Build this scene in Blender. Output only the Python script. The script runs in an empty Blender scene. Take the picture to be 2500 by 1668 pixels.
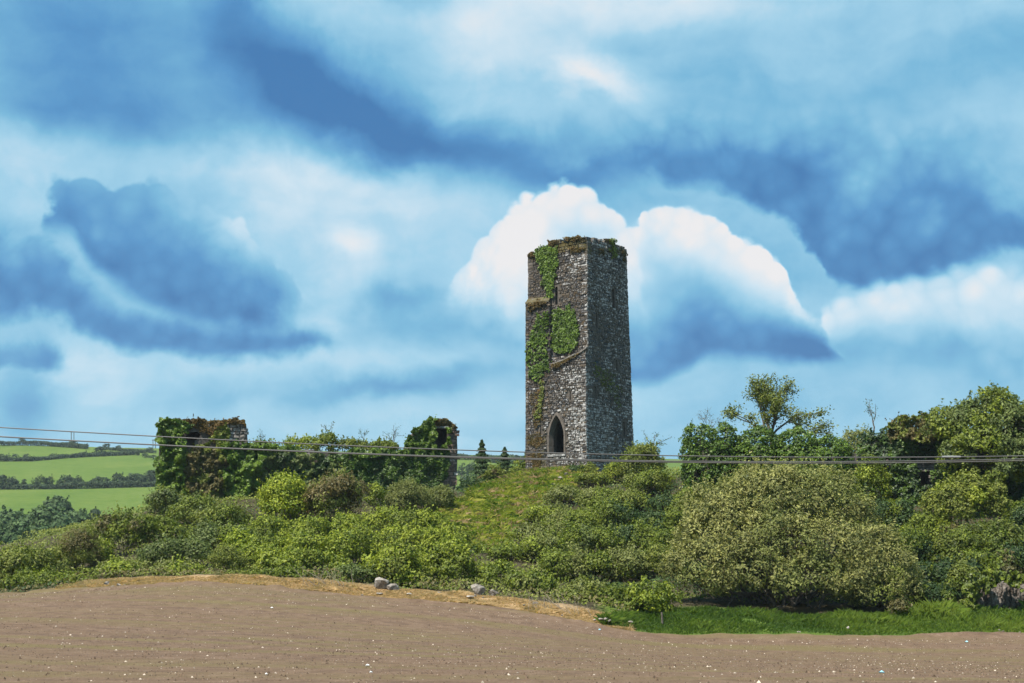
import bpy, bmesh, math, random
import numpy as np
from mathutils import Vector

SC = bpy.context.scene
COL = SC.collection
rng = np.random.default_rng(11)
random.seed(11)

# ------------------------------------------------------------------ camera
EYE = 2.0
FPX = 3434.0                                   # focal length in photo pixels (2500 wide)
PITCH = math.atan((1380.0 - 834.0) / FPX)
cam_d = bpy.data.cameras.new("camera")
cam = bpy.data.objects.new("camera", cam_d)
COL.objects.link(cam)
cam.location = (0, 0, EYE)
cam.rotation_euler = (math.pi / 2 + PITCH, 0, 0)
cam_d.sensor_width = 36.0
cam_d.lens = 36.0 * FPX / 2500.0
cam_d.clip_start = 0.5
cam_d.clip_end = 20000
SC.camera = cam
CP, SP = math.cos(PITCH), math.sin(PITCH)

def ray(px, py):
    """direction in the world of the photo's pixel, scaled to y = 1"""
    xc, yc = (px - 1250.0) / FPX, (834.0 - py) / FPX
    y = CP - yc * SP
    return xc / y, (SP + yc * CP) / y

def at(px, py, d):
    """point in the place at distance d that shows at a photo pixel"""
    rx, rz = ray(px, py)
    return np.array((rx * d, d, EYE + rz * d))

def px_of(x, y, z):
    """photo pixel of a point (arrays welcome)"""
    dz = z - EYE
    zc = y * CP + dz * SP
    yc = -y * SP + dz * CP
    return 1250.0 + FPX * x / zc, 834.0 - FPX * yc / zc

def azel(px, py):
    rx, rz = ray(px, py)
    return math.degrees(math.atan(rx)), math.degrees(math.atan2(rz, math.hypot(rx, 1)))

# ------------------------------------------------------------------ light
SUN_AZ, SUN_EL = 226.0, 59.0     # compass-like: 0 = +Y (away from camera), clockwise; behind left of the camera
sd = bpy.data.lights.new("sun", 'SUN')
sd.energy = 5.0
sd.angle = math.radians(0.6)
sd.color = (1.0, 0.94, 0.84)
sun = bpy.data.objects.new("sun", sd)
COL.objects.link(sun)
_a, _e = math.radians(SUN_AZ), math.radians(SUN_EL)
to_sun = Vector((math.sin(_a) * math.cos(_e), math.cos(_a) * math.cos(_e), math.sin(_e)))
sun.rotation_euler = to_sun.to_track_quat('Z', 'Y').to_euler()
sun.location = (-40, -40, 60)

SC.view_settings.view_transform = 'Standard'
SC.view_settings.look = 'None'
SC.view_settings.exposure = 0.70
SC.view_settings.gamma = 1.0
SC.view_settings.use_curve_mapping = False
cy = SC.cycles
cy.use_denoising = True
try:
    cy.denoiser = 'OPENIMAGEDENOISE'
    cy.denoising_input_passes = 'RGB_ALBEDO_NORMAL'
    cy.denoising_prefilter = 'ACCURATE'
except Exception:
    pass
cy.max_bounces = 6
cy.diffuse_bounces = 3
cy.glossy_bounces = 2
cy.transmission_bounces = 3
cy.transparent_max_bounces = 8
cy.volume_bounces = 0
cy.use_adaptive_sampling = True
cy.adaptive_threshold = 0.015

# ------------------------------------------------------------------ node helper
def s2l(r, g, b):
    f = lambda c: (c / 255 / 12.92) if c / 255 <= 0.04045 else ((c / 255 + 0.055) / 1.055) ** 2.4
    return (f(r), f(g), f(b), 1.0)

class NT:
    def __init__(self, nt):
        self.nt = nt
        nt.nodes.clear()
    def new(self, typ, **kw):
        n = self.nt.nodes.new(typ)
        for k, v in kw.items():
            setattr(n, k, v)
        return n
    def put(self, sock, v):
        if isinstance(v, bpy.types.NodeSocket):
            self.nt.links.new(v, sock)
        elif v is not None:
            sock.default_value = v
    def m(self, op, a, b=None, c=None, clamp=False):
        n = self.new('ShaderNodeMath', operation=op)
        n.use_clamp = clamp
        for i, v in enumerate((a, b, c)):
            if v is not None:
                self.put(n.inputs[i], v)
        return n.outputs[0]
    def vm(self, op, a, b=None, scale=None):
        n = self.new('ShaderNodeVectorMath', operation=op)
        self.put(n.inputs[0], a)
        if b is not None:
            self.put(n.inputs[1], b)
        if scale is not None:
            self.put(n.inputs['Scale'], scale)
        return n.outputs['Value'] if op in ('DOT_PRODUCT', 'LENGTH', 'DISTANCE') else n.outputs['Vector']
    def noise(self, vec, scale, detail=4, rough=0.55, dist=0.0, out=0):
        n = self.new('ShaderNodeTexNoise')
        if vec is not None:
            self.put(n.inputs['Vector'], vec)
        n.inputs['Scale'].default_value = scale
        n.inputs['Detail'].default_value = detail
        n.inputs['Roughness'].default_value = rough
        n.inputs['Distortion'].default_value = dist
        return n.outputs[out]
    def voro(self, vec, scale, feature='F1', out='Distance', rand=1.0):
        n = self.new('ShaderNodeTexVoronoi', feature=feature)
        if vec is not None:
            self.put(n.inputs['Vector'], vec)
        n.inputs['Scale'].default_value = scale
        n.inputs['Randomness'].default_value = rand
        return n.outputs[out]
    def sm(self, v, lo, hi, a=0.0, b=1.0):
        n = self.new('ShaderNodeMapRange', interpolation_type='SMOOTHSTEP')
        self.put(n.inputs['Value'], v)
        for i, x in zip(('From Min', 'From Max', 'To Min', 'To Max'), (lo, hi, a, b)):
            self.put(n.inputs[i], x)
        return n.outputs[0]
    def lin(self, v, lo, hi, a=0.0, b=1.0):
        n = self.new('ShaderNodeMapRange')
        n.clamp = True
        self.put(n.inputs['Value'], v)
        for i, x in zip(('From Min', 'From Max', 'To Min', 'To Max'), (lo, hi, a, b)):
            self.put(n.inputs[i], x)
        return n.outputs[0]
    def ramp(self, v, stops, interp='LINEAR'):
        n = self.new('ShaderNodeValToRGB')
        self.put(n.inputs[0], v)
        cr = n.color_ramp
        cr.interpolation = interp
        while len(cr.elements) < len(stops):
            cr.elements.new(0.5)
        for e, (p, c) in zip(cr.elements, stops):
            e.position = p
            e.color = c
        return n.outputs[0]
    def curve(self, v, pts):
        n = self.new('ShaderNodeFloatCurve')
        self.put(n.inputs['Value'], v)
        c = n.mapping.curves[0]
        pts = sorted(pts)
        while len(c.points) < len(pts):
            c.points.new(0.5, 0.5)
        for p, (x, y) in zip(c.points, pts):
            p.location = (x, y)
            p.handle_type = 'AUTO_CLAMPED'
        n.mapping.update()
        return n.outputs[0]
    def mix(self, f, a, b, typ='MIX'):
        n = self.new('ShaderNodeMix', data_type='RGBA', blend_type=typ)
        self.put(n.inputs[0], f)
        self.put(n.inputs[6], a)
        self.put(n.inputs[7], b)
        return n.outputs[2]
    def mixf(self, f, a, b):
        n = self.new('ShaderNodeMix', data_type='FLOAT')
        self.put(n.inputs[0], f)
        self.put(n.inputs[2], a)
        self.put(n.inputs[3], b)
        return n.outputs[0]
    def attr(self, name, out='Color'):
        n = self.new('ShaderNodeAttribute', attribute_name=name)
        return n.outputs[out]

# ------------------------------------------------------------------ sky
def build_world():
    w = bpy.data.worlds.new("World")
    SC.world = w
    w.use_nodes = True
    N = NT(w.node_tree)
    d = N.new('ShaderNodeTexCoord').outputs['Generated']
    sep = N.new('ShaderNodeSeparateXYZ')
    N.put(sep.inputs[0], d)
    az = N.m('MULTIPLY', N.m('ARCTAN2', sep.outputs[0], sep.outputs[1]), 57.29578)
    el = N.m('MULTIPLY', N.m('ARCSINE', sep.outputs[2]), 57.29578)
    # cloud turbulence in direction space: broad and fine
    nb = N.noise(d, 6.5, 6, 0.55, 0.25, out=1)
    nf = N.noise(d, 24.0, 7, 0.60, 0.35, out=1)
    sb = N.new('ShaderNodeSeparateColor'); N.put(sb.inputs[0], nb)
    sf = N.new('ShaderNodeSeparateColor'); N.put(sf.inputs[0], nf)
    def warp(base, chan, ab, af):
        x = N.m('MULTIPLY_ADD', N.m('SUBTRACT', sb.outputs[chan], 0.5), ab, base)
        return N.m('MULTIPLY_ADD', N.m('SUBTRACT', sf.outputs[chan], 0.5), af, x)
    azs, els = warp(az, 0, 7.0, 1.6), warp(el, 1, 4.0, 1.2)          # for the soft masses
    azc, elc = warp(az, 2, 1.6, 0.9), warp(el, 0, 1.2, 0.8)          # for the crisp heads
    comb = N.new('ShaderNodeCombineXYZ')
    N.put(comb.inputs[0], azs); N.put(comb.inputs[1], els); comb.inputs[2].default_value = 1.0
    p = comb.outputs[0]
    K = math.degrees(1 / FPX) * 0.985
    def blob(acc, px, py, sx, sy, rot, wgt):
        a0, e0 = azel(px, py)
        c, s = math.cos(math.radians(rot)), math.sin(math.radians(rot))
        # rot > 0 tips the right end downwards, as seen in the photo
        ax = (c / (sx * K), -s / (sx * K)); ay = (s / (sy * K), c / (sy * K))
        d1 = N.vm('DOT_PRODUCT', p, (ax[0], ax[1], -(ax[0] * a0 + ax[1] * e0)))
        d2 = N.vm('DOT_PRODUCT', p, (ay[0], ay[1], -(ay[0] * a0 + ay[1] * e0)))
        q = N.m('MULTIPLY_ADD', d2, d2, N.m('MULTIPLY', d1, d1))
        g = N.m('POWER', math.exp(-0.5), q)
        return N.m('MULTIPLY_ADD', g, wgt, acc)
    # streaky veil
    st = N.new('ShaderNodeCombineXYZ')
    N.put(st.inputs[0], N.m('MULTIPLY', azs, 0.05)); N.put(st.inputs[1], N.m('MULTIPLY', els, 0.28))
    veil = N.noise(st.outputs[0], 1.5, 4, 0.5)
    t = N.m('MULTIPLY_ADD', N.m('SUBTRACT', veil, 0.5), 0.42, 0.60)
    t = N.m('MULTIPLY_ADD', N.m('SUBTRACT', sb.outputs[2], 0.5), 0.42, t)
    t = N.m('MULTIPLY_ADD', N.m('SUBTRACT', sf.outputs[2], 0.5), 0.26, t)
    for b in SKY_BLOBS:
        t = blob(t, *b)
    def U(pts):
        o = []
        for (x, y) in pts:
            a, e = azel(x, y)
            o.append(((a + 25) / 50, (e + 6) / 36))
        return o
    azn = N.m('MULTIPLY_ADD', azc, 1 / 50, 0.5)
    eln = N.m('MULTIPLY_ADD', elc, 1 / 36, 6 / 36)
    azn2 = N.m('MULTIPLY_ADD', azs, 1 / 50, 0.5)
    eln2 = N.m('MULTIPLY_ADD', els, 1 / 36, 6 / 36)
    # rounded billows: cells that bulge outwards
    v1 = N.voro(d, 30.0, feature='SMOOTH_F1'); v2 = N.voro(N.vm('ADD', d, N.vm('SCALE', nf, scale=.012)), 78.0)
    bil = N.m('ADD', N.m('MULTIPLY', N.m('SUBTRACT', .45, v1), .62), N.m('MULTIPLY', N.m('SUBTRACT', .45, v2), .38))
    grain = N.m('ADD', N.m('MULTIPLY', N.m('SUBTRACT', sf.outputs[1], 0.5), 0.24), N.m('MULTIPLY', bil, .46))
    for L in SKY_LAYERS:
        a_, e_ = (azn, eln) if L.get('crisp') else (azn2, eln2)
        top = N.curve(a_, U(L['top']))
        bot = N.curve(a_, U(L['bot']))
        over = N.m('SUBTRACT', top, e_)
        if L.get('crisp'): over = N.m('MULTIPLY_ADD', bil, L.get('bil', .045), over)
        under = N.m('SUBTRACT', e_, bot)
        x0, x1 = azel(L['ends'][0], 700)[0], azel(L['ends'][1], 700)[0]
        s0, s1 = L.get('side', (60, 60))
        al = N.m('MULTIPLY', N.sm(over, -L['st'], L['st']), N.sm(under, -L['sb'], L['sb']))
        al = N.m('MULTIPLY', al, N.sm(azs, x0 - s0 * K, x0 + s0 * K))
        al = N.m('MULTIPLY', al, N.sm(azs, x1 - s1 * K, x1 + s1 * K, 1.0, 0.0))
        al = N.m('MULTIPLY', al, L.get('a', 1.0))
        hgt = N.m('MAXIMUM', N.m('ADD', over, under), 0.01)
        s = N.m('DIVIDE', over, hgt, clamp=True)
        tc = N.m('ADD', N.curve(s, L['tone']), grain)
        for b in L.get('blobs', ()):
            tc = blob(tc, *b)
        t = N.mixf(al, t, tc)
    t = N.m('ADD', t, N.m('MULTIPLY', N.m('SUBTRACT', sf.outputs[0], 0.5), 0.10))
    col = N.ramp(t, [(0.0, s2l(60, 120, 178)), (0.22, s2l(84, 150, 203)), (0.45, s2l(120, 186, 221)),
                     (0.66, s2l(164, 212, 236)), (0.85, s2l(212, 233, 245)), (1.0, s2l(245, 242, 241))])
    # clear air behind the cloud
    sky = N.new('ShaderNodeTexSky', sky_type='NISHITA')
    sky.sun_disc = False
    sky.sun_elevation = math.radians(SUN_EL)
    sky.sun_rotation = math.radians(SUN_AZ)
    air = N.mix(1.0, sky.outputs[0], (0.09, 0.09, 0.09, 1), 'MULTIPLY')
    col = N.mix(0.12, col, air)
    bg = N.new('ShaderNodeBackground')
    N.put(bg.inputs['Color'], col)
    bg.inputs['Strength'].default_value = 0.64
    out = N.new('ShaderNodeOutputWorld')
    N.put(out.inputs[0], bg.outputs[0])
    w.cycles.sampling_method = 'MANUAL'
    w.cycles.sample_map_resolution = 512

SKY_BLOBS = [
    # px, py, sx, sy, tilt, weight          (soft cloud masses of the upper sky)
    (180, 190, 200, 120, 20, -.26), (330, 130, 260, 150, 0, -.10), (60, 60, 160, 90, 0, -.10),
    (560, 40, 60, 90, 0, -.22), (600, 190, 160, 70, 30, -.22), (420, 330, 260, 50, 0, -.14),
    (740, 200, 150, 80, 35, -.30), (930, 310, 190, 75, 28, -.36), (1180, 375, 230, 65, 12, -.42),
    (1380, 420, 120, 40, 5, -.25), (800, 60, 160, 70, 0, .10), (1000, 120, 150, 80, 0, .04),
    (1180, 60, 110, 110, 0, .20), (1640, 10, 240, 50, 0, .26), (1450, 120, 240, 80, 0, .06),
    (1495, 220, 110, 34, 28, .27), (1440, 190, 60, 50, 0, .10), (1720, 200, 90, 40, 0, -.08),
    (1900, 200, 250, 70, 0, -.06), (2330, 60, 120, 60, 0, .06), (2400, 180, 120, 50, 0, -.14),
    (2440, 260, 80, 70, 30, .14),
    (600, 400, 700, 40, 0, .12), (350, 410, 260, 30, 0, .06), (1000, 480, 330, 70, 10, .20), (50, 430, 120, 50, 0, .12),
    (815, 592, 50, 30, 15, .22), (640, 520, 120, 50, 20, .16),
    (1060, 610, 130, 60, 0, .10), (960, 745, 80, 40, 0, -.30), (1080, 840, 180, 36, 0, -.22),
    (1220, 760, 90, 60, 0, .10), (1020, 690, 130, 40, 0, .04), (870, 760, 40, 80, 0, .14),
    (500, 895, 700, 34, 0, .12), (180, 850, 120, 30, 0, .10), (700, 965, 420, 26, -4, -.10), (1050, 945, 260, 22, -8, -.24),
    (60, 920, 70, 60, 20, -.36), (250, 960, 200, 30, 0, .04), (1120, 1020, 300, 30, -6, .06),
    (1750, 560, 160, 60, 20, -.10), (1980, 720, 90, 110, 25, .02), (1750, 930, 250, 36, 0, .0), (2250, 980, 350, 40, 0, -.06),
    (1230, 900, 90, 40, 0, .05),
]
SKY_LAYERS = [
    # far band of dark cloud, lower left
    dict(top=[(-200, 560), (0, 575), (150, 600), (230, 670), (330, 700), (450, 740), (600, 770), (760, 800), (950, 860)],
         bot=[(-200, 770), (0, 742), (170, 765), (330, 830), (480, 860), (600, 884), (760, 886), (950, 870)],
         ends=(-400, 860), side=(100, 90), st=.018, sb=.011, a=.92,
         tone=[(0, .42), (.3, .26), (.7, .10), (1, .10)]),
    dict(top=[(-200, 770), (0, 778), (120, 800), (240, 850), (400, 870)],
         bot=[(-200, 860), (0, 846), (120, 858), (220, 872), (400, 876)],
         ends=(-400, 180), side=(60, 40), st=.012, sb=.006, a=.85, tone=[(0, .36), (.5, .18), (1, .2)]),
    # cauliflower-topped dark cloud on the left
    dict(crisp=True, top=[(60, 520), (118, 452), (160, 428), (215, 424), (262, 428), (330, 440), (372, 430), (402, 450), (425, 492), (500, 512),
              (560, 545), (640, 580), (700, 640), (760, 720), (820, 790)],
         bot=[(60, 540), (140, 545), (230, 640), (330, 705), (450, 760), (600, 782), (700, 792), (760, 770), (820, 795)],
         ends=(118, 770), side=(12, 70), st=.004, sb=.014, a=.96,
         tone=[(0, .46), (.25, .32), (.6, .16), (1, .03)], blobs=[(640, 600, 110, 60, 30, .22), (560, 560, 120, 30, 20, .14)]),
    # great dark mass on the right
    dict(top=[(1200, 420), (1500, 320), (1750, 310), (1950, 260), (2200, 290), (2400, 350), (2550, 450), (2800, 540)],
         bot=[(1200, 430), (1500, 425), (1700, 455), (1880, 500), (2000, 590), (2060, 680), (2180, 694), (2320, 664), (2420, 650), (2550, 640), (2800, 650)],
         ends=(1330, 2900), side=(200, 100), st=.05, sb=.010, a=.95,
         tone=[(0, .48), (.35, .30), (.65, .10), (1, .06)], blobs=[(1560, 380, 160, 60, 10, .12), (2430, 600, 80, 40, 20, .05)]),
    # white cumulus on the right, low
    dict(crisp=True, top=[(1900, 860), (1985, 800), (2010, 742), (2090, 706), (2200, 690), (2300, 664), (2400, 650), (2500, 640), (2800, 600)],
         bot=[(1900, 880), (2000, 880), (2100, 880), (2300, 900), (2500, 930), (2800, 930)],
         ends=(1960, 3000), side=(60, 80), st=.012, sb=.03, a=.9,
         tone=[(0, .82), (.2, .88), (.45, .80), (.7, .50), (1, .30)]),
    # the great cumulus behind the tower
    dict(crisp=True, top=[(1080, 720), (1140, 618), (1180, 575), (1245, 505), (1310, 490), (1375, 466), (1405, 470), (1440, 472), (1470, 482), (1490, 508), (1530, 535),
              (1556, 545), (1572, 496), (1620, 490), (1690, 502), (1740, 530), (1800, 590), (1880, 650), (1930, 730), (2000, 800), (2080, 860)],
         bot=[(1080, 800), (1200, 820), (1350, 870), (1500, 920), (1560, 934), (1650, 905), (1740, 868), (1850, 872), (1950, 884), (2020, 874), (2080, 866)],
         ends=(1160, 2035), side=(80, 60), st=.0045, sb=.013, a=.97,
         tone=[(0, 1.0), (.16, .96), (.32, .80), (.55, .46), (.8, .12), (1, .04)],
         blobs=[(1210, 720, 150, 110, 0, .42), (1380, 780, 130, 90, 0, .42), (1830, 700, 110, 50, 40, .10), (2010, 830, 70, 60, 30, -.55), (1400, 560, 60, 40, 0, -.12), (1650, 620, 80, 50, 0, -.06)]),
]
build_world()

# ------------------------------------------------------------------ objects
def tag(o, label=None, cat=None, group=None, kind=None):
    if label: o["label"] = label
    if cat: o["category"] = cat
    if group: o["group"] = group
    if kind: o["kind"] = kind
    return o

def empty(name, loc):
    o = bpy.data.objects.new(name, None)
    o.location = tuple(float(v) for v in loc)
    o.empty_display_size = 0.3
    COL.objects.link(o)
    return o

def mesh_obj(name, V, F, mat, parent=None, colors=None, smooth=False, flat_quads=None, attrs=None):
    """V (n,3) world positions; F list/array of faces (all of one size if an array); child keeps world place"""
    me = bpy.data.meshes.new(name)
    V = np.asarray(V, dtype=np.float32)
    if parent is not None:
        V = V - np.array(parent.location, dtype=np.float32)
    if isinstance(F, np.ndarray):
        n, k = F.shape
        me.vertices.add(len(V)); me.vertices.foreach_set('co', V.ravel())
        me.loops.add(n * k); me.loops.foreach_set('vertex_index', F.astype(np.int32).ravel())
        me.polygons.add(n)
        me.polygons.foreach_set('loop_start', np.arange(0, n * k, k, dtype=np.int32))
        try:
            me.polygons.foreach_set('loop_total', np.full(n, k, dtype=np.int32))
        except Exception:
            pass
        me.update(calc_edges=True)
    else:
        me.from_pydata([tuple(map(float, v)) for v in V], [], [tuple(map(int, f)) for f in F])
        me.update()
    if colors is not None:
        a = me.color_attributes.new('Col', 'FLOAT_COLOR', 'POINT')
        c = np.ones((len(V), 4), dtype=np.float32)
        c[:, :3] = np.asarray(colors, dtype=np.float32)[:, :3]
        a.data.foreach_set('color', c.ravel())
    for nm, arr in (attrs or {}).items():
        a = me.attributes.new(nm, 'FLOAT', 'POINT')
        a.data.foreach_set('value', np.asarray(arr, dtype=np.float32).ravel())
    me.polygons.foreach_set('use_smooth', np.full(len(me.polygons), bool(smooth)))
    me.materials.append(mat)
    o = bpy.data.objects.new(name, me)
    COL.objects.link(o)
    if parent is not None:
        o.parent = parent
    return o

# ------------------------------------------------------------------ numpy noise (for shapes)
def vnoise(x, y, z=0.0, seed=0):
    x, y = np.asarray(x, float), np.asarray(y, float)
    z = np.zeros_like(x) + z
    xi, yi, zi = np.floor(x), np.floor(y), np.floor(z)
    fx, fy, fz = x - xi, y - yi, z - zi
    sx, sy, sz = fx * fx * (3 - 2 * fx), fy * fy * (3 - 2 * fy), fz * fz * (3 - 2 * fz)
    def h(a, b, c):
        v = np.sin(a * 127.1 + b * 311.7 + c * 74.7 + seed * 53.3) * 43758.5453
        return v - np.floor(v)
    r = 0
    for dx in (0, 1):
        for dy in (0, 1):
            for dz in (0, 1):
                r = r + h(xi + dx, yi + dy, zi + dz) * (sx if dx else 1 - sx) * (sy if dy else 1 - sy) * (sz if dz else 1 - sz)
    return r

def fbm(x, y, z=0.0, seed=0, oct=4):
    r, a, f, t = 0, 0.5, 1.0, 0
    for i in range(oct):
        r = r + a * vnoise(np.asarray(x) * f, np.asarray(y) * f, np.asarray(z) * f, seed + i)
        t += a; a *= 0.5; f *= 2.03
    return r / t

def norm(v):
    return v / np.maximum(np.linalg.norm(v, axis=-1, keepdims=True), 1e-9)

def in_poly(px, py, poly):
    px, py = np.asarray(px, float), np.asarray(py, float)
    r = np.zeros(px.shape, bool)
    n = len(poly)
    for i in range(n):
        x0, y0 = poly[i]; x1, y1 = poly[(i + 1) % n]
        c = ((y0 > py) != (y1 > py))
        xx = (x1 - x0) * (py - y0) / ((y1 - y0) if y1 != y0 else 1e-9) + x0
        r ^= c & (px < xx)
    return r

# ------------------------------------------------------------------ materials
MATS = {}
def material(name, fn):
    m = bpy.data.materials.new(name)
    m.use_nodes = True
    N = NT(m.node_tree)
    out = N.new('ShaderNodeOutputMaterial')
    sh, disp = fn(N)
    N.put(out.inputs['Surface'], sh)
    MATS[name] = m
    return m

def princ(N, col, rough=0.8, spec=0.3, normal=None):
    b = N.new('ShaderNodeBsdfPrincipled')
    N.put(b.inputs['Base Color'], col)
    N.put(b.inputs['Roughness'], rough)
    b.inputs['Specular IOR Level'].default_value = spec
    if normal is not None:
        N.put(b.inputs['Normal'], normal)
    return b.outputs[0]

def bump(N, h, strength=0.5, dist=0.05):
    b = N.new('ShaderNodeBump')
    b.inputs['Strength'].default_value = strength
    b.inputs['Distance'].default_value = dist
    N.put(b.inputs['Height'], h)
    return b.outputs[0]

def m_leaf(rough=0.55, spec=0.28, trans=0.26):
    def fn(N):
        c = N.attr('Col')
        p = princ(N, c, rough, spec)
        t = N.new('ShaderNodeBsdfTranslucent')
        N.put(t.inputs[0], N.mix(1.0, c, (1.15, 1.25, 0.55, 1), 'MULTIPLY'))
        mx = N.new('ShaderNodeMixShader')
        mx.inputs[0].default_value = trans
        N.put(mx.inputs[1], p); N.put(mx.inputs[2], t.outputs[0])
        return mx.outputs[0], None
    return fn
M_LEAF = material('leaf', m_leaf())
M_IVY = material('ivy_leaf', m_leaf(0.48, 0.35, 0.22))
M_GRASS = material('grass_blade', m_leaf(0.6, 0.25, 0.35))
M_FAR = material('far_leaf', m_leaf(0.7, 0.1, 0.15))

def m_bark(N):
    g = N.new('ShaderNodeTexCoord').outputs['Object']
    n = N.noise(g, 9, 4)
    return princ(N, N.ramp(n, [(.3, (.055, .045, .036, 1)), (.7, (.17, .15, .125, 1))]), .9, .1, bump(N, n, .5, .02)), None
M_BARK = material('bark', m_bark)
def m_twig(N):
    n = N.noise(N.new('ShaderNodeTexCoord').outputs['Object'], 5, 3)
    return princ(N, N.ramp(n, [(.3, (.13, .10, .075, 1)), (.7, (.28, .24, .19, 1))]), .9, .1), None
M_TWIG = material('dead_twig', m_twig)

# ------------------------------------------------------------------ foliage
# leaf colours are linear albedo
PAL = {
    'bright': ((0.215, 0.265, 0.016), (0.330, 0.360, 0.024), (0.115, 0.170, 0.014)),
    'lime': ((0.200, 0.243, 0.022), (0.297, 0.329, 0.030), (0.103, 0.143, 0.014)),
    'olive':   ((0.148, 0.173, 0.026), (0.208, 0.228, 0.037), (0.083, 0.108, 0.019)),
    'brown':   ((0.125, 0.110, 0.037), (0.175, 0.131, 0.045), (0.073, 0.075, 0.025)),
    'mid': ((0.127, 0.162, 0.016), (0.196, 0.230, 0.022), (0.066, 0.095, 0.010)),
    'ivy': ((0.072, 0.128, 0.014), (0.128, 0.200, 0.018), (0.036, 0.070, 0.010)),
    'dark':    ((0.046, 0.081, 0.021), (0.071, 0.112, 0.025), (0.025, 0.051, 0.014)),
    'bluish': ((0.113, 0.145, 0.037), (0.169, 0.204, 0.054), (0.062, 0.089, 0.023)),
    'greyish': ((0.170, 0.188, 0.048), (0.238, 0.251, 0.069), (0.098, 0.116, 0.030)),
    'willow': ((.225, .225, .068), (.320, .310, .095), (.090, .108, .030)),
    'moss':    ((0.117, 0.077, 0.020), (0.162, 0.099, 0.023), (0.072, 0.065, 0.016)),
    'straw': ((0.510, 0.347, 0.184), (0.612, 0.438, 0.245), (0.367, 0.245, 0.112)),
    'far':  ((.050, .074, .038), (.068, .094, .044), (.034, .054, .028)),
    'fargreen': ((.075, .118, .048), (.098, .146, .056), (.050, .084, .036)),
    'fern': ((0.122, 0.184, 0.020), (0.167, 0.225, 0.031), (0.068, 0.122, 0.014)),
}

def leaf_colors(pal, n, tone=None, spread=0.16):
    """tone -1..1 per leaf picks darker or lighter leaf colours"""
    b, hi, lo = (np.array(c) for c in PAL[pal])
    t = rng.normal(0, 0.45, n) if tone is None else np.clip(tone + rng.normal(0, 0.35, n), -1.3, 1.3)
    c = np.where(t[:, None] > 0, b + (hi - b) * np.minimum(t, 1.3)[:, None], b + (lo - b) * np.minimum(-t, 1.2)[:, None])
    return np.clip(c * .93 * rng.normal(1, spread, (n, 1)), 0.004, 0.8)

def leaves(P, Nrm, size, aspect=0.55, fold=0.25):
    """one kite-shaped leaf for each point, lying across its normal; returns V (4n,3), F (n,4)"""
    n = len(P)
    Nrm = norm(Nrm)
    r = norm(rng.normal(size=(n, 3)))
    T = norm(np.cross(Nrm, r))
    B = np.cross(Nrm, T)
    s = (np.asarray(size) * np.ones(n))[:, None]
    w = s * aspect * rng.uniform(.75, 1.2, (n, 1))
    V = np.empty((n, 4, 3))
    V[:, 0] = P - T * s * .5
    V[:, 1] = P + B * w * .5 + Nrm * s * fold * .3 * rng.uniform(-1, 1, (n, 1)) + T * s * .05
    V[:, 2] = P + T * s * .5 - Nrm * s * fold * rng.uniform(0, 1, (n, 1))
    V[:, 3] = P - B * w * .5 + Nrm * s * fold * .3 * rng.uniform(-1, 1, (n, 1)) + T * s * .05
    return V.reshape(-1, 3), np.arange(4 * n).reshape(n, 4)

def sphere_pts(n, up=-0.35):
    v = norm(rng.normal(size=(int(n * 2.6) + 12, 3)))
    v = v[v[:, 2] > up]
    while len(v) < n:
        v = np.vstack([v, v])
    return v[:n]

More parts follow.
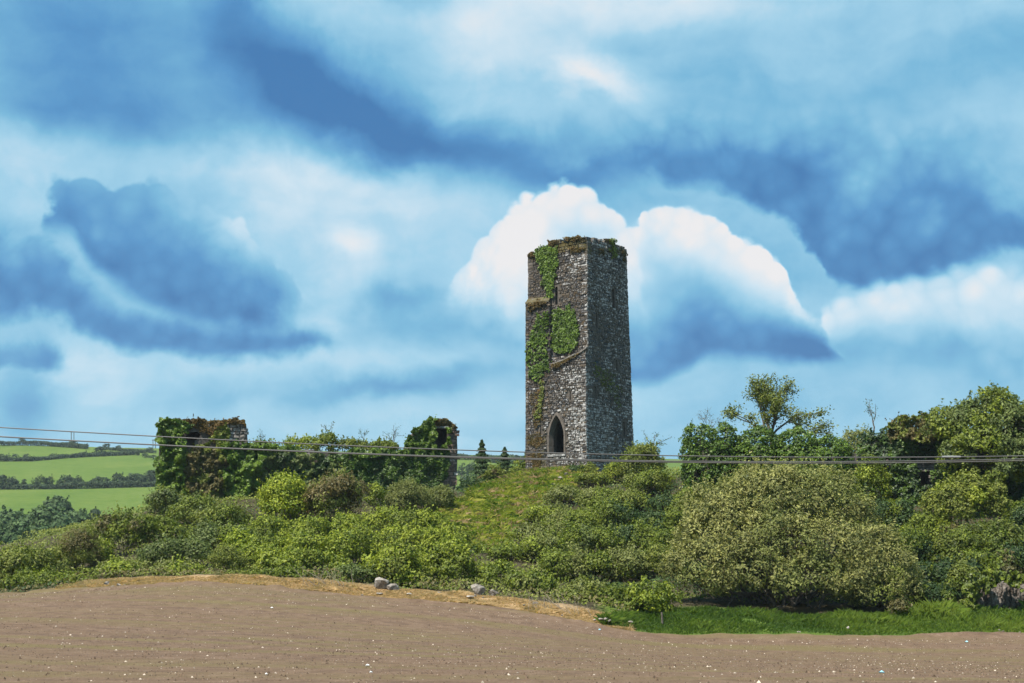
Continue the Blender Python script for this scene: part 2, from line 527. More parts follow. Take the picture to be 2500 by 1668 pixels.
def crown(lobes, n, size, pal, spray=0.42, tips=0.12, up=-0.4, tone=0.0, depth=0.35, pal2=None, mixp=0.0, upright=0.0, cover=2.1):
    """leaves gathered in domed sprays over the union of some lobes; returns (P, normals, colours, sizes)"""
    lobes = np.array(lobes, float)
    area = (lobes[:, 3] * lobes[:, 4] + lobes[:, 4] * lobes[:, 5] + lobes[:, 3] * lobes[:, 5])
    pr = area / area.sum()
    nc = int(np.clip(area.sum() * 3.3 * cover / (math.pi * spray * spray), 8, max(10, n / 9)))
    m2 = int(nc * 2.2)
    li = rng.choice(len(lobes), m2, p=pr)
    dirs = sphere_pts(m2, up)
    dirs = dirs[rng.permutation(m2)]
    rad = 1.0 - np.abs(rng.normal(0, .08, m2)) - (rng.random(m2) < .25) * rng.uniform(0, depth, m2)
    L = lobes[li]
    bumpy = 0.80 + 0.36 * fbm(dirs[:, 0] * 2.4 + L[:, 0], dirs[:, 1] * 2.4 + L[:, 1], dirs[:, 2] * 2.4 + L[:, 2], 3, 3)
    C = L[:, :3] + dirs * np.maximum(L[:, 3:6] - spray * .35, .05) * (rad * bumpy)[:, None]
    keep = np.ones(len(C), bool)
    for j, Lb in enumerate(lobes):
        q = (((C - Lb[:3]) / (Lb[3:6])) ** 2).sum(1)
        keep &= ~((q < .5) & (li != j))
    C, D, L = C[keep][:nc], dirs[keep][:nc], L[keep][:nc]
    nc = len(C)
    onorm = norm(D / L[:, 3:6] * L[:, 3:6].mean(1)[:, None])
    sp = spray * rng.uniform(.55, 1.4, nc)
    w = sp ** 2; ci = rng.choice(nc, n, p=w / w.sum())
    # each spray is a dome whose crown points out and up
    ax = norm(onorm + np.array((0, 0, .55)) + rng.normal(0, .25, (nc, 3)))
    g = norm(rng.normal(size=(n, 3)))
    a = ax[ci]
    h = (g * a).sum(1, keepdims=True)
    g = np.where(h < -.25, g - 2 * h * a, g)
    rr = rng.uniform(.72, 1.08, (n, 1)) * (1 + .25 * (vnoise(g[:, 0] * 3 + ci, g[:, 1] * 3, g[:, 2] * 3, 9) - .5))[:, None]
    P = C[ci] + g * sp[ci][:, None] * rr * np.array((1, 1, .72))
    ctone = rng.normal(tone, .38, nc)
    tn = ctone[ci]
    nr = g * 1.0 + a * .35 + rng.normal(0, .34, (n, 3))
    nt = int(n * tips)
    if nt:
        per = 7
        ns = max(1, nt // per)
        si = rng.integers(0, nc, ns)
        sdir = norm(out_up(ax[si], upright) + rng.normal(0, .35, (ns, 3)))
        st = C[si] + sdir * sp[si][:, None] * .7
        ln = spray * rng.uniform(.35, 1.25, ns)
        tt = rng.random((ns, per)) ** .8
        SPn = (st[:, None] + sdir[:, None] * (ln[:, None] * tt)[..., None] + rng.normal(0, spray * .07, (ns, per, 3))).reshape(-1, 3)
        P = np.vstack([P, SPn])
        nr = np.vstack([nr, np.repeat(sdir, per, 0) * .6 + np.array((-.1, -.3, .3)) + rng.normal(0, .6, (ns * per, 3))])
        tn = np.concatenate([tn, np.repeat(ctone[si] + .3, per)])
        ci = np.concatenate([ci, np.repeat(si, per)])
    m = len(P)
    col = leaf_colors(pal, m, tn)
    if pal2:
        zone = fbm(C[:, 0] * .9, C[:, 1] * .9, C[:, 2] * .9, 5, 2)
        pick = zone < np.quantile(zone, mixp)
        msk = pick[ci]
        col[msk] = leaf_colors(pal2, int(msk.sum()), tn[msk])
    sz = size * rng.uniform(.6, 1.3, m)
    return P, nr, col, sz

def out_up(o, u):
    v = o.copy()
    v[:, 2] = np.abs(v[:, 2]) * (1 + u) + .25 + u
    return norm(v)

def leaf_mesh(name, P, nr, col, sz, mat, parent=None, aspect=.55):
    V, F = leaves(P, nr, sz, aspect)
    return mesh_obj(name, V, F, mat, parent, np.repeat(col, 4, 0))

def tubes(paths, sides=4):
    """paths: list of (points (k,3), radii (k)); tapered tubes joined in one mesh"""
    Vs, Fs, b = [], [], 0
    for pts, rad in paths:
        pts = np.asarray(pts, float); k = len(pts)
        t = np.gradient(pts, axis=0); t = norm(t)
        ref = np.array((.31, .17, .93)) if abs(t[0][2]) < .9 else np.array((.9, .2, .3))
        a = norm(np.cross(t, ref)); c = np.cross(t, a)
        ang = np.arange(sides) * 2 * math.pi / sides
        ring = pts[:, None] + (a[:, None] * np.cos(ang)[None, :, None] + c[:, None] * np.sin(ang)[None, :, None]) * np.asarray(rad)[:, None, None]
        Vs.append(ring.reshape(-1, 3))
        i = np.arange(k - 1)[:, None] * sides; j = np.arange(sides)[None]; j2 = (j + 1) % sides
        Fs.append(np.stack([b + i + j, b + i + j2, b + i + sides + j2, b + i + sides + j], -1).reshape(-1, 4))
        b += k * sides
    return np.vstack(Vs), np.vstack(Fs)

def wander(a, b, k, amt):
    t = np.linspace(0, 1, k)[:, None]
    p = a + (b - a) * t
    p[1:-1] += rng.normal(0, amt, (k - 2, 3))
    return p

def stems(root, lobes, n=7, r=.05):
    ps = []
    lobes = np.array(lobes, float)
    for i in range(n):
        L = lobes[rng.integers(len(lobes))]
        e = L[:3] + norm(rng.normal(size=3)) * L[3:6] * rng.uniform(.3, .8)
        s = np.array(root) + np.array((rng.normal(0, .25), rng.normal(0, .25), -.15))
        mid = (s + e) / 2
        p = wander(s, e, 6, .06 * np.linalg.norm(e - s))
        ps.append((p, np.linspace(r, r * .25, 6)))
        for j in range(3):
            q = p[rng.integers(2, 5)]
            e2 = q + norm(rng.normal(size=3) + np.array((0, 0, .6))) * L[3:6].mean() * rng.uniform(.4, .8)
            ps.append((wander(q, e2, 4, .05), np.linspace(r * .45, r * .12, 4)))
    return tubes(ps)

# ------------------------------------------------------------------ masonry
def stone_block(quad, n, depth, jitter=.012, inset=.022, cols=None, back=.10):
    """quad: four world corners (ccw from lower left) of one stone in a wall face; n outward normal"""
    q = np.asarray(quad, float)
    c = q.mean(0)
    base = q - n * back
    fr = c + (q - c) * (1 - inset / max(.05, np.linalg.norm(q[0] - c))) + n * depth
    fr = fr + rng.normal(0, jitter, (4, 3)) * .8 + n * rng.normal(0, jitter, (4, 1))
    return np.vstack([base, fr])
BLOCK_F = np.array([(4, 5, 6, 7), (0, 1, 5, 4), (1, 2, 6, 5), (2, 3, 7, 6), (3, 0, 4, 7)])

def poly_boolean(obj, cutters):
    """apply difference booleans and leave no helper behind"""
    for c in cutters:
        md = obj.modifiers.new('cut', 'BOOLEAN')
        md.operation = 'DIFFERENCE'
        md.solver = 'EXACT'
        md.object = c
    dg = bpy.context.evaluated_depsgraph_get()
    dg.update()
    me = bpy.data.meshes.new_from_object(obj.evaluated_get(dg))
    old = obj.data
    obj.modifiers.clear()
    obj.data = me
    bpy.data.meshes.remove(old)
    for c in cutters:
        m = c.data
        bpy.data.objects.remove(c)
        bpy.data.meshes.remove(m)

def prism(name, poly3, vec, mat):
    """closed prism: polygon of 3-d points swept along a vector"""
    p = np.asarray(poly3, float); k = len(p)
    V = np.vstack([p, p + np.asarray(vec)])
    F = [tuple(range(k))[::-1], tuple(range(k, 2 * k))] + [(i, (i + 1) % k, k + (i + 1) % k, k + i) for i in range(k)]
    o = mesh_obj(name, V, F, mat)
    bm = bmesh.new(); bm.from_mesh(o.data)
    bmesh.ops.recalc_face_normals(bm, faces=bm.faces)
    bm.to_mesh(o.data); bm.free()
    return o

def rock_mesh(c, s, seed, flat=.75, sub=3, rough=1.3):
    bm = bmesh.new()
    bmesh.ops.create_icosphere(bm, subdivisions=sub, radius=1)
    V = np.array([v.co[:] for v in bm.verts]); F = np.array([[v.index for v in f.verts] for f in bm.faces])
    bm.free()
    # flat facets: push towards a few random planes, then roughen
    r = np.random.default_rng(seed)
    for _ in range(16):
        n = norm(r.normal(size=3)); d = r.uniform(.42, .8)
        h = V @ n
        V = V - np.where(h > d, h - d, 0)[:, None] * n
    V = V * (1 + rough * .3 * (fbm(V[:, 0] * 2 + seed, V[:, 1] * 2, V[:, 2] * 2, seed, 4) - .5))[:, None]
    return V * np.array((s[0], s[1], s[2])) + np.asarray(c), F

# ------------------------------------------------------------------ the lie of the land
CTRL = [at(*c) for c in [
    (0, 1668, 24), (600, 1668, 24), (1250, 1668, 24), (1900, 1668, 24), (2500, 1668, 24),
    (-300, 1462, 73), (0, 1452, 72), (180, 1440, 71), (350, 1429, 70), (560, 1426, 68), (900, 1458, 66), (1180, 1478, 65), (1400, 1515, 63),
    (1600, 1548, 62), (2000, 1552, 62), (2500, 1546, 63), (2800, 1540, 63),
    (1288, 1157, 116), (1437, 1152, 111), (1560, 1160, 112), (1100, 1236, 100), (1200, 1192, 107),
    (1200, 1255, 98), (1300, 1205, 105), (1180, 1335, 86), (1180, 1438, 73), (1340, 1328, 90), (1500, 1288, 94), (1500, 1435, 75),
    (700, 1362, 83), (560, 1412, 73), (420, 1235, 101), (700, 1205, 104), (1000, 1200, 104), (900, 1405, 76), (250, 1372, 84), (150, 1422, 78), (40, 1440, 82), (-200, 1430, 84),
    (1700, 1490, 66.5), (2000, 1528, 65), (2200, 1505, 67), (2460, 1508, 66.5), (1700, 1345, 84), (1700, 1190, 98), (2000, 1335, 84), (2000, 1170, 97),
    (2300, 1345, 80), (2400, 1130, 94), (2500, 1420, 71), (2650, 1130, 94), (2750, 1400, 72)]]
CTRL += [np.array(c, float) for c in [(-30, -30, 0), (30, -30, 0), (0, 0, .05), (-30, 8, .1), (30, 8, 0), (-60, 30, .2), (60, 30, -.6), (-70, 75, 0), (80, 70, -.5),
    (-38, 118, 2.5), (-50, 150, 2), (-20, 130, 5.5), (6, 126, 9.0), (8, 145, 7), (30, 130, 8.5), (60, 130, 7), (0, 170, 4), (40, 170, 5), (-80, 170, 2.5), (-5, 117, 6.3), (100, 120, 4), (100, 170, 3), (-90, 110, 1.5)]]
CTRL = np.array(CTRL)
def _kern(r):
    return np.sqrt(r * r + 9.0)
_n = len(CTRL)
_A = np.zeros((_n + 3, _n + 3))
_A[:_n, :_n] = _kern(np.hypot(CTRL[:, None, 0] - CTRL[None, :, 0], CTRL[:, None, 1] - CTRL[None, :, 1]))
_A[:_n, _n] = 1; _A[:_n, _n + 1:] = CTRL[:, :2]; _A[_n:, :_n] = _A[:_n, _n:].T
_W = np.linalg.solve(_A, np.concatenate([CTRL[:, 2], (0, 0, 0)]))

HY = np.array([0, 150, 200, 260, 300, 350, 420, 480, 540, 600, 680, 720, 900, 1500, 9000])
HZ = np.array([2, 2.5, 3.5, 5.0, 7.2, 10.5, 19.5, 28.2, 37.5, 46.6, 59.5, 61.5, 52, 40, 40])
def hill_z(x, y):
    z = np.interp(y, HY, HZ)
    k = np.clip(1 - .00034 * (x + 247), .72, 1.08)
    return z * (1 + (k - 1) * np.clip((y - 300) / 250, 0, 1)) + 1.6 * (fbm(x / 90, y / 90, 0, 5, 3) - .5) * np.clip((y - 250) / 100, 0, 1)

def gz(x, y):
    """height of the ground"""
    x = np.atleast_1d(np.asarray(x, float)); y = np.atleast_1d(np.asarray(y, float))
    near = np.empty(x.shape)
    fx, fy = x.ravel(), y.ravel()
    o = np.empty(len(fx))
    for i in range(0, len(fx), 20000):
        a, b = fx[i:i + 20000], fy[i:i + 20000]
        o[i:i + 20000] = _kern(np.hypot(a[:, None] - CTRL[None, :, 0], b[:, None] - CTRL[None, :, 1])) @ _W[:_n] + _W[_n] + _W[_n + 1] * a + _W[_n + 2] * b
    near = o.reshape(x.shape)
    cx = np.clip(np.abs(x) - 75, 0, 60) / 60
    near = near * (1 - cx) + np.clip(near, -1, 3) * cx
    dd = y - edge_y(x); ppx = 1250 + FPX * x / np.maximum(y, 1)
    near = near + .20 * np.clip(dd / 1.6, 0, 1) * np.clip((9 - dd) / 6, 0, 1) * np.clip((1500 - ppx) / 120, 0, 1) * np.clip((ppx - 120) / 100, 0, 1)
    t = np.clip((y - 150) / 70, 0, 1); t = t * t * (3 - 2 * t)
    return near * (1 - t) + hill_z(x, y) * t
def gz1(x, y):
    return float(gz([x], [y])[0])

# field edge (distance for each x)
_ep = np.array([at(*c)[:2] for c in [(-900, 1475, 74), (-300, 1462, 73), (0, 1452, 72), (180, 1440, 71), (350, 1429, 70), (560, 1426, 68), (900, 1458, 66), (1180, 1478, 65),
                                     (1400, 1515, 63), (1600, 1548, 62), (2000, 1552, 62), (2500, 1546, 63), (3400, 1540, 63)]])
def edge_y(x):
    return np.interp(x, _ep[:, 0], _ep[:, 1]) + .35 * (fbm(np.asarray(x) * .6, 0 * np.asarray(x), 0, 7, 3) - .5)

MOUND_GRASS = [(1095, 1240), (1140, 1205), (1200, 1180), (1260, 1160), (1300, 1148), (1420, 1140), (1440, 1150), (1400, 1180), (1330, 1215), (1300, 1240),
               (1260, 1270), (1235, 1310), (1220, 1345), (1160, 1345), (1150, 1310), (1110, 1290), (1060, 1270), (1050, 1255)]

def build_ground():
    xs = np.unique(np.concatenate([np.linspace(-3500, -300, 9), np.linspace(-300, -60, 25), np.arange(-60, 60.1, .75), np.linspace(60, 300, 25), np.linspace(300, 3500, 9)]))
    ys = np.unique(np.concatenate([np.linspace(-400, -20, 8), np.linspace(-20, 55, 26), np.arange(55, 125, .75), np.linspace(125, 240, 50), np.linspace(240, 760, 90), np.linspace(760, 9000, 14)]))
    X, Y = np.meshgrid(xs, ys)
    Z = gz(X, Y)
    rough = np.clip((Y - edge_y(X)) / 3, 0, 1) * np.clip((200 - Y) / 60, 0, 1)
    Z = Z + rough * .45 * (fbm(X * .45, Y * .45, 0, 2, 4) - .5)
    infield = np.clip((edge_y(X) - .8 - Y) / 1.2, 0, 1)
    Z = Z - .22 * infield
    V = np.stack([X, Y, Z], -1).reshape(-1, 3)
    w = len(xs); h = len(ys)
    i = (np.arange(h - 1)[:, None] * w + np.arange(w - 1)[None]).ravel()
    F = np.stack([i, i + 1, i + w + 1, i + w], -1)
    x, y = V[:, 0], V[:, 1]
    # kind of cover: dry straw verge along the plough's edge, dark litter under scrub, grass
    px, py = px_of(x, y, V[:, 2])
    dd = y - edge_y(x)
    ppx = 1250 + FPX * x / np.maximum(y, 1)
    verge = np.clip(1 - np.abs(dd - .9) / (1.6 + .8 * fbm(x * .5, y * .5, 0, 9, 3)), 0, 1) * np.clip((1500 - ppx) / 60, 0, 1) * np.clip((ppx - 150) / 60, 0, 1)
    verge = np.clip(verge * 2.5, 0, 1)
    grassy = in_poly(px, py, MOUND_GRASS) & (y < 125) & (y > 60)
    grassy = grassy | (y > 150) | ((dd < 5) & (dd > -1) & (ppx > 1470))
    o = mesh_obj('ground', V, F, M_GROUND, smooth=True, attrs={'verge': verge, 'grassy': grassy.astype(float)})
    tag(o, kind='structure')

def m_ground(N):
    pos = N.new('ShaderNodeNewGeometry').outputs['Position']
    v = N.attr('verge', 'Fac'); g = N.attr('grassy', 'Fac')
    n1 = N.noise(pos, .045, 6, .65); n2 = N.noise(pos, .35, 5, .7); n3 = N.noise(pos, 6, 4, .7)
    far = N.ramp(N.m('ADD', N.m('MULTIPLY', n1, .5), N.m('MULTIPLY', n2, .5)),
                 [(.30, (.055, .098, .016, 1)), (.50, (.086, .132, .022, 1)), (.68, (.128, .156, .036, 1))])
    litter = N.ramp(n3, [(.3, (.030, .026, .016, 1)), (.7, (.085, .072, .040, 1))])
    straw = N.ramp(n3, [(.25, (.20, .13, .07, 1)), (.5, (.34, .23, .125, 1)), (.75, (.46, .32, .19, 1))])
    c = N.mix(g, litter, far)
    c = N.mix(v, c, straw)
    return princ(N, c, .95, .1, bump(N, N.m('ADD', n3, N.m('MULTIPLY', n2, 2.0)), .6, .12)), None
M_GROUND = material('ground_cover', m_ground)

def m_soil(N):
    pos = N.new('ShaderNodeNewGeometry').outputs['Position']
    s = N.new('ShaderNodeSeparateXYZ'); N.put(s.inputs[0], pos)
    n1 = N.noise(pos, .09, 4, .55)
    n2 = N.noise(pos, 1.6, 5, .65)
    n3 = N.noise(pos, 16, 4, .75)
    # tillage bands: run along the headland, across the view
    band = N.new('ShaderNodeCombineXYZ')
    N.put(band.inputs[0], N.m('MULTIPLY', s.outputs[0], .018))
    N.put(band.inputs[1], N.m('ADD', N.m('MULTIPLY', s.outputs[1], .42), N.m('MULTIPLY', s.outputs[0], .045)))
    nb = N.noise(band.outputs[0], 1.0, 5, .6, .2)
    base = N.ramp(N.m('ADD', N.m('MULTIPLY', n2, .45), N.m('MULTIPLY', n3, .55)),
                  [(.28, (.056, .034, .022, 1)), (.45, (.122, .078, .051, 1)), (.58, (.172, .114, .077, 1)), (.75, (.29, .20, .14, 1))])
    sprout = N.sm(N.m('ADD', N.m('MULTIPLY', nb, .75), N.m('MULTIPLY', n1, .35)), .50, .68)
    c = N.mix(N.m('MULTIPLY', sprout, .62), base, N.mix(n3, (.100, .084, .030, 1), (.172, .140, .058, 1)))
    dk = N.sm(N.m('ADD', N.m('MULTIPLY', nb, .6), N.m('MULTIPLY', n2, .4)), .30, .50)
    c = N.mix(N.m('MULTIPLY', N.m('SUBTRACT', 1.0, dk), .35), c, (.085, .058, .045, 1))
    # pale grit
    vo = N.voro(pos, 11.0, out='Distance')
    gr = N.m('MULTIPLY', N.sm(vo, .10, .17, 1.0, 0.0), N.sm(n2, .50, .62))
    c = N.mix(N.m('MULTIPLY', gr, .7), c, (.50, .43, .36, 1))
    return princ(N, c, .95, .12, bump(N, N.m('ADD', N.m('MULTIPLY', n3, .6), n2), .9, .06)), None
M_SOIL = material('ploughed_soil', m_soil)

def build_field():
    xs = np.arange(-46, 46.01, .23)
    s = np.concatenate([np.linspace(-30, 14, 24), np.arange(14.3, 80, .26)])
    X = np.repeat(xs[None], len(s), 0)
    E = edge_y(xs)[None]
    k = (s - s[0]) / (s[-1] - s[0])
    Y = s[0] + (E - s[0]) * k[:, None]
    Z = gz(X, Y) + .012
    Z = Z + .030 * (fbm(X * 2.2, Y * 2.2, 0, 21, 3) - .45) + .022 * np.maximum(0, vnoise(X * 4.7, Y * 4.7, 0, 31) - .68) * 3
    # furrows left by the tines, and a turned ridge of dark earth along the margin
    rim = np.exp(-((E - Y - .55) / .45) ** 2)
    Z = Z + rim * (.05 + .14 * np.clip(fbm(X * .9, Y * .9, 0, 3, 3) - .42, 0, 1) * 2.2)
    Z[-1] -= .25
    V = np.stack([X, Y, Z], -1).reshape(-1, 3)
    w = len(xs); h = len(s)
    i = (np.arange(h - 1)[:, None] * w + np.arange(w - 1)[None]).ravel()
    F = np.stack([i, i + 1, i + w + 1, i + w], -1)
    o = mesh_obj('field', V, F, M_SOIL, smooth=True)
    tag(o, kind='structure')

build_ground()
build_field()

def m_rock(N):
    g = N.new('ShaderNodeNewGeometry').outputs['Position']
    n = N.noise(g, 4, 6, .65); f = N.noise(g, 18, 4, .7)
    c = N.ramp(n, [(.3, (.10, .085, .07, 1)), (.5, (.23, .20, .175, 1)), (.70, (.46, .42, .38, 1))])
    c = N.mix(N.sm(f, .5, .7), c, (.22, .19, .14, 1))
    return princ(N, c, .9, .2, bump(N, N.m('ADD', n, f), .7, .05)), None
M_ROCK = material('limestone_rock', m_rock)

# small stones and clods lying in the soil: too many to count
def build_stones_and_clods():
    def scatter(n, smin, smax, mat, name, label, colour, near_edge=0.0, fl=.6):
        x = rng.uniform(-30, 30, n); u = rng.random(n)
        e = edge_y(x)
        y = 18 + (e - 18.3) * u
        if near_edge:
            k = rng.random(n) < near_edge
            y[k] = (e - np.abs(rng.normal(0, 2.0, n)) - .2)[k]
        s = smin * (smax / smin) ** (rng.random(n) ** 3.0)
        ico = np.array([(0, 0, 1), (.9, 0, 0), (.28, .86, 0), (-.73, .53, 0), (-.73, -.53, 0), (.28, -.86, 0)]) + np.array((0, 0, 0.0)); ico[1:, 2] = -.45
        T = np.array([(0, 1, 2), (0, 2, 3), (0, 3, 4), (0, 4, 5), (0, 5, 1)])
        a = rng.uniform(0, 6.28, n)
        J = ico[None] * rng.uniform(.65, 1.3, (n, 6, 1)) * np.stack([s, s * rng.uniform(.6, 1, n), s * fl * rng.uniform(.6, 1.2, n)], -1)[:, None]
        ca, sa = np.cos(a)[:, None], np.sin(a)[:, None]
        Jx = J[..., 0] * ca - J[..., 1] * sa; Jy = J[..., 0] * sa + J[..., 1] * ca
        P = np.stack([Jx + x[:, None], Jy + y[:, None], J[..., 2] + (gz(x, y) + .02)[:, None]], -1)
        F = (T[None] + np.arange(n)[:, None, None] * 6).reshape(-1, 3)
        c = np.array(colour) * rng.uniform(.5, 1.5, (n, 1))
        o = mesh_obj(name, P.reshape(-1, 3), F, mat, colors=np.repeat(c, 6, 0))
        tag(o, label, 'stones' if 'stone' in name else 'soil', kind='stuff')
    def m_c(N):
        return princ(N, N.attr('Col'), .9, .15), None
    mc = material('loose_earth', m_c)
    scatter(11000, .007, .046, mc, 'field_stones', 'small pale stones scattered over the ploughed field', (.42, .35, .28), .25)
    scatter(44000, .016, .05, mc, 'soil_clods', 'dark crumbs of earth scattered over the ploughed field', (.125, .084, .056), .10, .8)
build_stones_and_clods()

# ------------------------------------------------------------------ the tower
def m_masonry(N):
    col = N.attr('Col'); lich = N.attr('lichen', 'Fac'); moss = N.attr('moss', 'Fac')
    pos = N.new('ShaderNodeNewGeometry').outputs['Position']
    n1 = N.noise(pos, 5.5, 5, .62); n2 = N.noise(pos, 16, 4, .65)
    st = N.new('ShaderNodeMapping'); st.inputs['Scale'].default_value = (1, 1, .12); N.put(st.inputs[0], pos)
    run = N.noise(st.outputs[0], 1.6, 4, .6)
    c = N.mix(1.0, col, N.ramp(n2, [(.25, (.62, .60, .58, 1)), (.7, (1.25, 1.22, 1.2, 1))]), 'MULTIPLY')
    c = N.mix(N.m('MULTIPLY', N.sm(run, .45, .68), .45), c, (.060, .056, .052, 1))          # rain-run soot and algae
    wl = N.m('ADD', N.m('MULTIPLY', n1, .65), N.m('MULTIPLY', n2, .35))
    thr = N.m('SUBTRACT', .675, N.m('MULTIPLY', lich, .24))
    w = N.sm(N.m('SUBTRACT', wl, thr), 0.0, .05)
    c = N.mix(N.m('MULTIPLY', w, .92), c, (.46, .445, .43, 1))
    mm = N.sm(N.m('ADD', N.m('MULTIPLY', n1, .6), N.m('MULTIPLY', moss, .6)), .52, .70)
    c = N.mix(N.m('MULTIPLY', mm, .85), c, N.mix(n2, (.060, .050, .018, 1), (.125, .100, .030, 1)))
    return princ(N, c, .93, .15, bump(N, N.m('ADD', n1, n2), .55, .03)), None
M_STONE = material('rubble_masonry', m_masonry)
def m_mortar(N):
    pos = N.new('ShaderNodeNewGeometry').outputs['Position']
    n = N.noise(pos, 7, 5, .65)
    return princ(N, N.ramp(n, [(.3, (.062, .053, .045, 1)), (.7, (.150, .130, .112, 1))]), .95, .1, bump(N, n, .6, .04)), None
M_MORTAR = material('mortar', m_mortar)

Z0 = 8.2
FB, LB, RB = at(1437, 1150, 112.0), at(1288.5, 1157, 116.1), at(1549.5, 1150, 117.0)
ZT = at(1440, 596, 112.0)[2]
def corners(z):
    """plan of the tower at height z: front, left, back, right; the right side leans in (batter)"""
    t = (z - 9.3) / (ZT - 9.3)
    F = np.array((FB[0] + .02 * t, 112.0 + .05 * t)); L = np.array((LB[0] + .06 * t, 116.1 - .05 * t)); R = np.array((RB[0] - .48 * t, 117.0 - .40 * t))
    return F, L, L + R - F, R
F0, L0, B0, R0 = corners(18)
CEN = (F0 + L0 + B0 + R0) / 4
FACES = {'left': (1, 0), 'right': (0, 3), 'back_left': (2, 1), 'back_right': (3, 2)}      # from corner, to corner (seen from outside, left to right)
def face_pt(face, u, z):
    a, b = FACES[face]
    c = corners(z)
    p = c[a] + (c[b] - c[a]) * u
    return np.array((p[0], p[1], z))
def face_n(face):
    a, b = FACES[face]
    c = corners(18)
    d = c[b] - c[a]
    n = np.array((d[1], -d[0], 0)) / np.linalg.norm(d)
    return n
FW = {f: np.linalg.norm(corners(18)[FACES[f][1]] - corners(18)[FACES[f][0]]) for f in FACES}
def face_hit(face, px, py):
    """(u, z) of the face point that shows at a photo pixel"""
    rx, rz = ray(px, py)
    n = face_n(face); z = 18.0
    for _ in range(4):
        p0 = face_pt(face, 0, z)
        t = (p0[0] * n[0] + p0[1] * n[1]) / (rx * n[0] + n[1])
        z = EYE + rz * t
    a, b = FACES[face]
    c = corners(z)
    q = np.array((rx * t, t))
    return float(np.dot(q - c[a], c[b] - c[a]) / np.dot(c[b] - c[a], c[b] - c[a])), float(z)

tower = empty('ruined_tower', (CEN[0], CEN[1], Z0))
tag(tower, 'tall square ruined stone tower with broken top and dark pointed doorway', 'tower')

# masses of the walls: core, thicker lower skin, stair projection on the left face
NLf, NRt = face_n('left'), face_n('right')
def plan_prism(name, pts_lo, pts_hi, zlo, zhi, mat=None):
    k = len(pts_lo)
    V = np.array([(p[0], p[1], zlo) for p in pts_lo] + [(p[0], p[1], zhi) for p in pts_hi])
    F = [tuple(range(k)), tuple(range(k, 2 * k))] + [(i, (i + 1) % k, k + (i + 1) % k, k + i) for i in range(k)]
    o = mesh_obj(name, V, F, mat or M_MORTAR)
    bm = bmesh.new(); bm.from_mesh(o.data); bmesh.ops.recalc_face_normals(bm, faces=bm.faces); bm.to_mesh(o.data); bm.free()
    return o
def shrink(cs, d):
    c = np.mean(cs, 0)
    return [p + (c - p) / np.linalg.norm(c - p) * d for p in cs]
ZC = ZT - 1.25                                              # top of the solid core; the parapet is laid stone by stone
core = plan_prism('wall_core', shrink(corners(Z0), .06), shrink(corners(ZC), .06), Z0, ZC)
SKIN = .30
cut = [plan_prism('c1', shrink(corners(Z0), .75), shrink(corners(Z0 + 6), .75), Z0 + 1.2, Z0 + 6.2),
       plan_prism('c2', shrink(corners(Z0 + 7), 1.4), shrink(corners(ZC + 1), 1.2), Z0 + 7, ZC + .5)]  # solid floor left between the cavities is added to keep the doorway dark

DOOR = dict(l=face_hit('left', 1346.5, 1100)[0], r=face_hit('left', 1383, 1100)[0], zb=face_hit('left', 1364, 1109)[1], zt=face_hit('left', 1364, 1014)[1])
def arch_uz(l, r, zb, zt, n=7, spring=.50):
    """pointed-arch outline in (u, z), from lower left over the apex to lower right"""
    m = (l + r) / 2; zs = zb + (zt - zb) * spring
    out = [(l, zb), (l, (zb + zs) / 2), (l, zs)]
    for i in range(1, n):
        a = i / n
        out.append((l + (m - l) * (1 - math.cos(a * math.pi / 2)) ** 1.0, zs + (zt - zs) * math.sin(a * math.pi / 2) ** 1.0))
    pts = out + [(m, zt)] + [(l + r - u, z) for (u, z) in reversed(out)]
    return pts
def arch_fix(l, r, zb, zt, n=7, spring=.45):
    m = (l + r) / 2; zs = zb + (zt - zb) * spring
    H = zt - zs; W = (r - l) / 2
    left = [(l, zb), (l, (zb + zs) / 2), (l, zs)]
    for i in range(1, n):
        t = i / n
        left.append((l + W * t ** 1.75, zs + H * (1 - (1 - t) ** 1.15)))
    return left + [(m, zt)] + [(l + r - u, z) for (u, z) in reversed(left)]
def face_poly(face, uz, off=0.0):
    n = face_n(face)
    return np.array([face_pt(face, u, z) + n * off for (u, z) in uz])
W_ = FW['left']
dl, dr, dzb, dzt = DOOR['l'], DOOR['r'], DOOR['zb'], DOOR['zt']
outer = arch_fix(dl, dr, dzb, dzt)
inner = arch_fix(dl + .15 / W_, dr - .15 / W_, dzb, dzt - .26)
cut.append(prism('c3', face_poly('left', inner, .8), -NLf * 4.0, M_MORTAR))
cut.append(prism('c3b', face_poly('left', outer, .9), -NLf * (.9 + .16), M_MORTAR))

SLITS = []      # (face, u0, u1, z0, z1, depth)
def slit(face, px, py0, py1, w, depth=1.0):
    u, z1 = face_hit(face, px, py0); _, z0 = face_hit(face, px, py1)
    h = w / FW[face] / 2
    SLITS.append((face, u - h, u + h, z0, z1, depth))
slit('left', 1357.5, 699, 744, .26)
slit('left', 1396.5, 955, 978, .10, .6)
slit('left', 1324.5, 1041, 1060, .10, .6)
slit('right', 1498.5, 705, 751, .34, .35)
slit('right', 1463, 818, 846, .10, .4)
slit('right', 1457.5, 762, 800, .20, .14)
slit('right', 1453, 943, 972, .42, .12)
slit('right', 1523.5, 1029, 1066, .30, .16)
slit('right', 1506, 878, 905, .22, .12)
for i, (f, a, b, z0, z1, dpt) in enumerate(SLITS):
    cut.append(prism('s%d' % i, face_poly(f, [(a, z0), (b, z0), (b, z1 - .12), ((a + b) / 2, z1), (a, z1 - .12)], .9), -face_n(f) * (.9 + dpt), M_MORTAR))
poly_boolean(core, cut)
core.name = 'wall_core'
core.parent = tower
core.location = -np.array(tower.location)

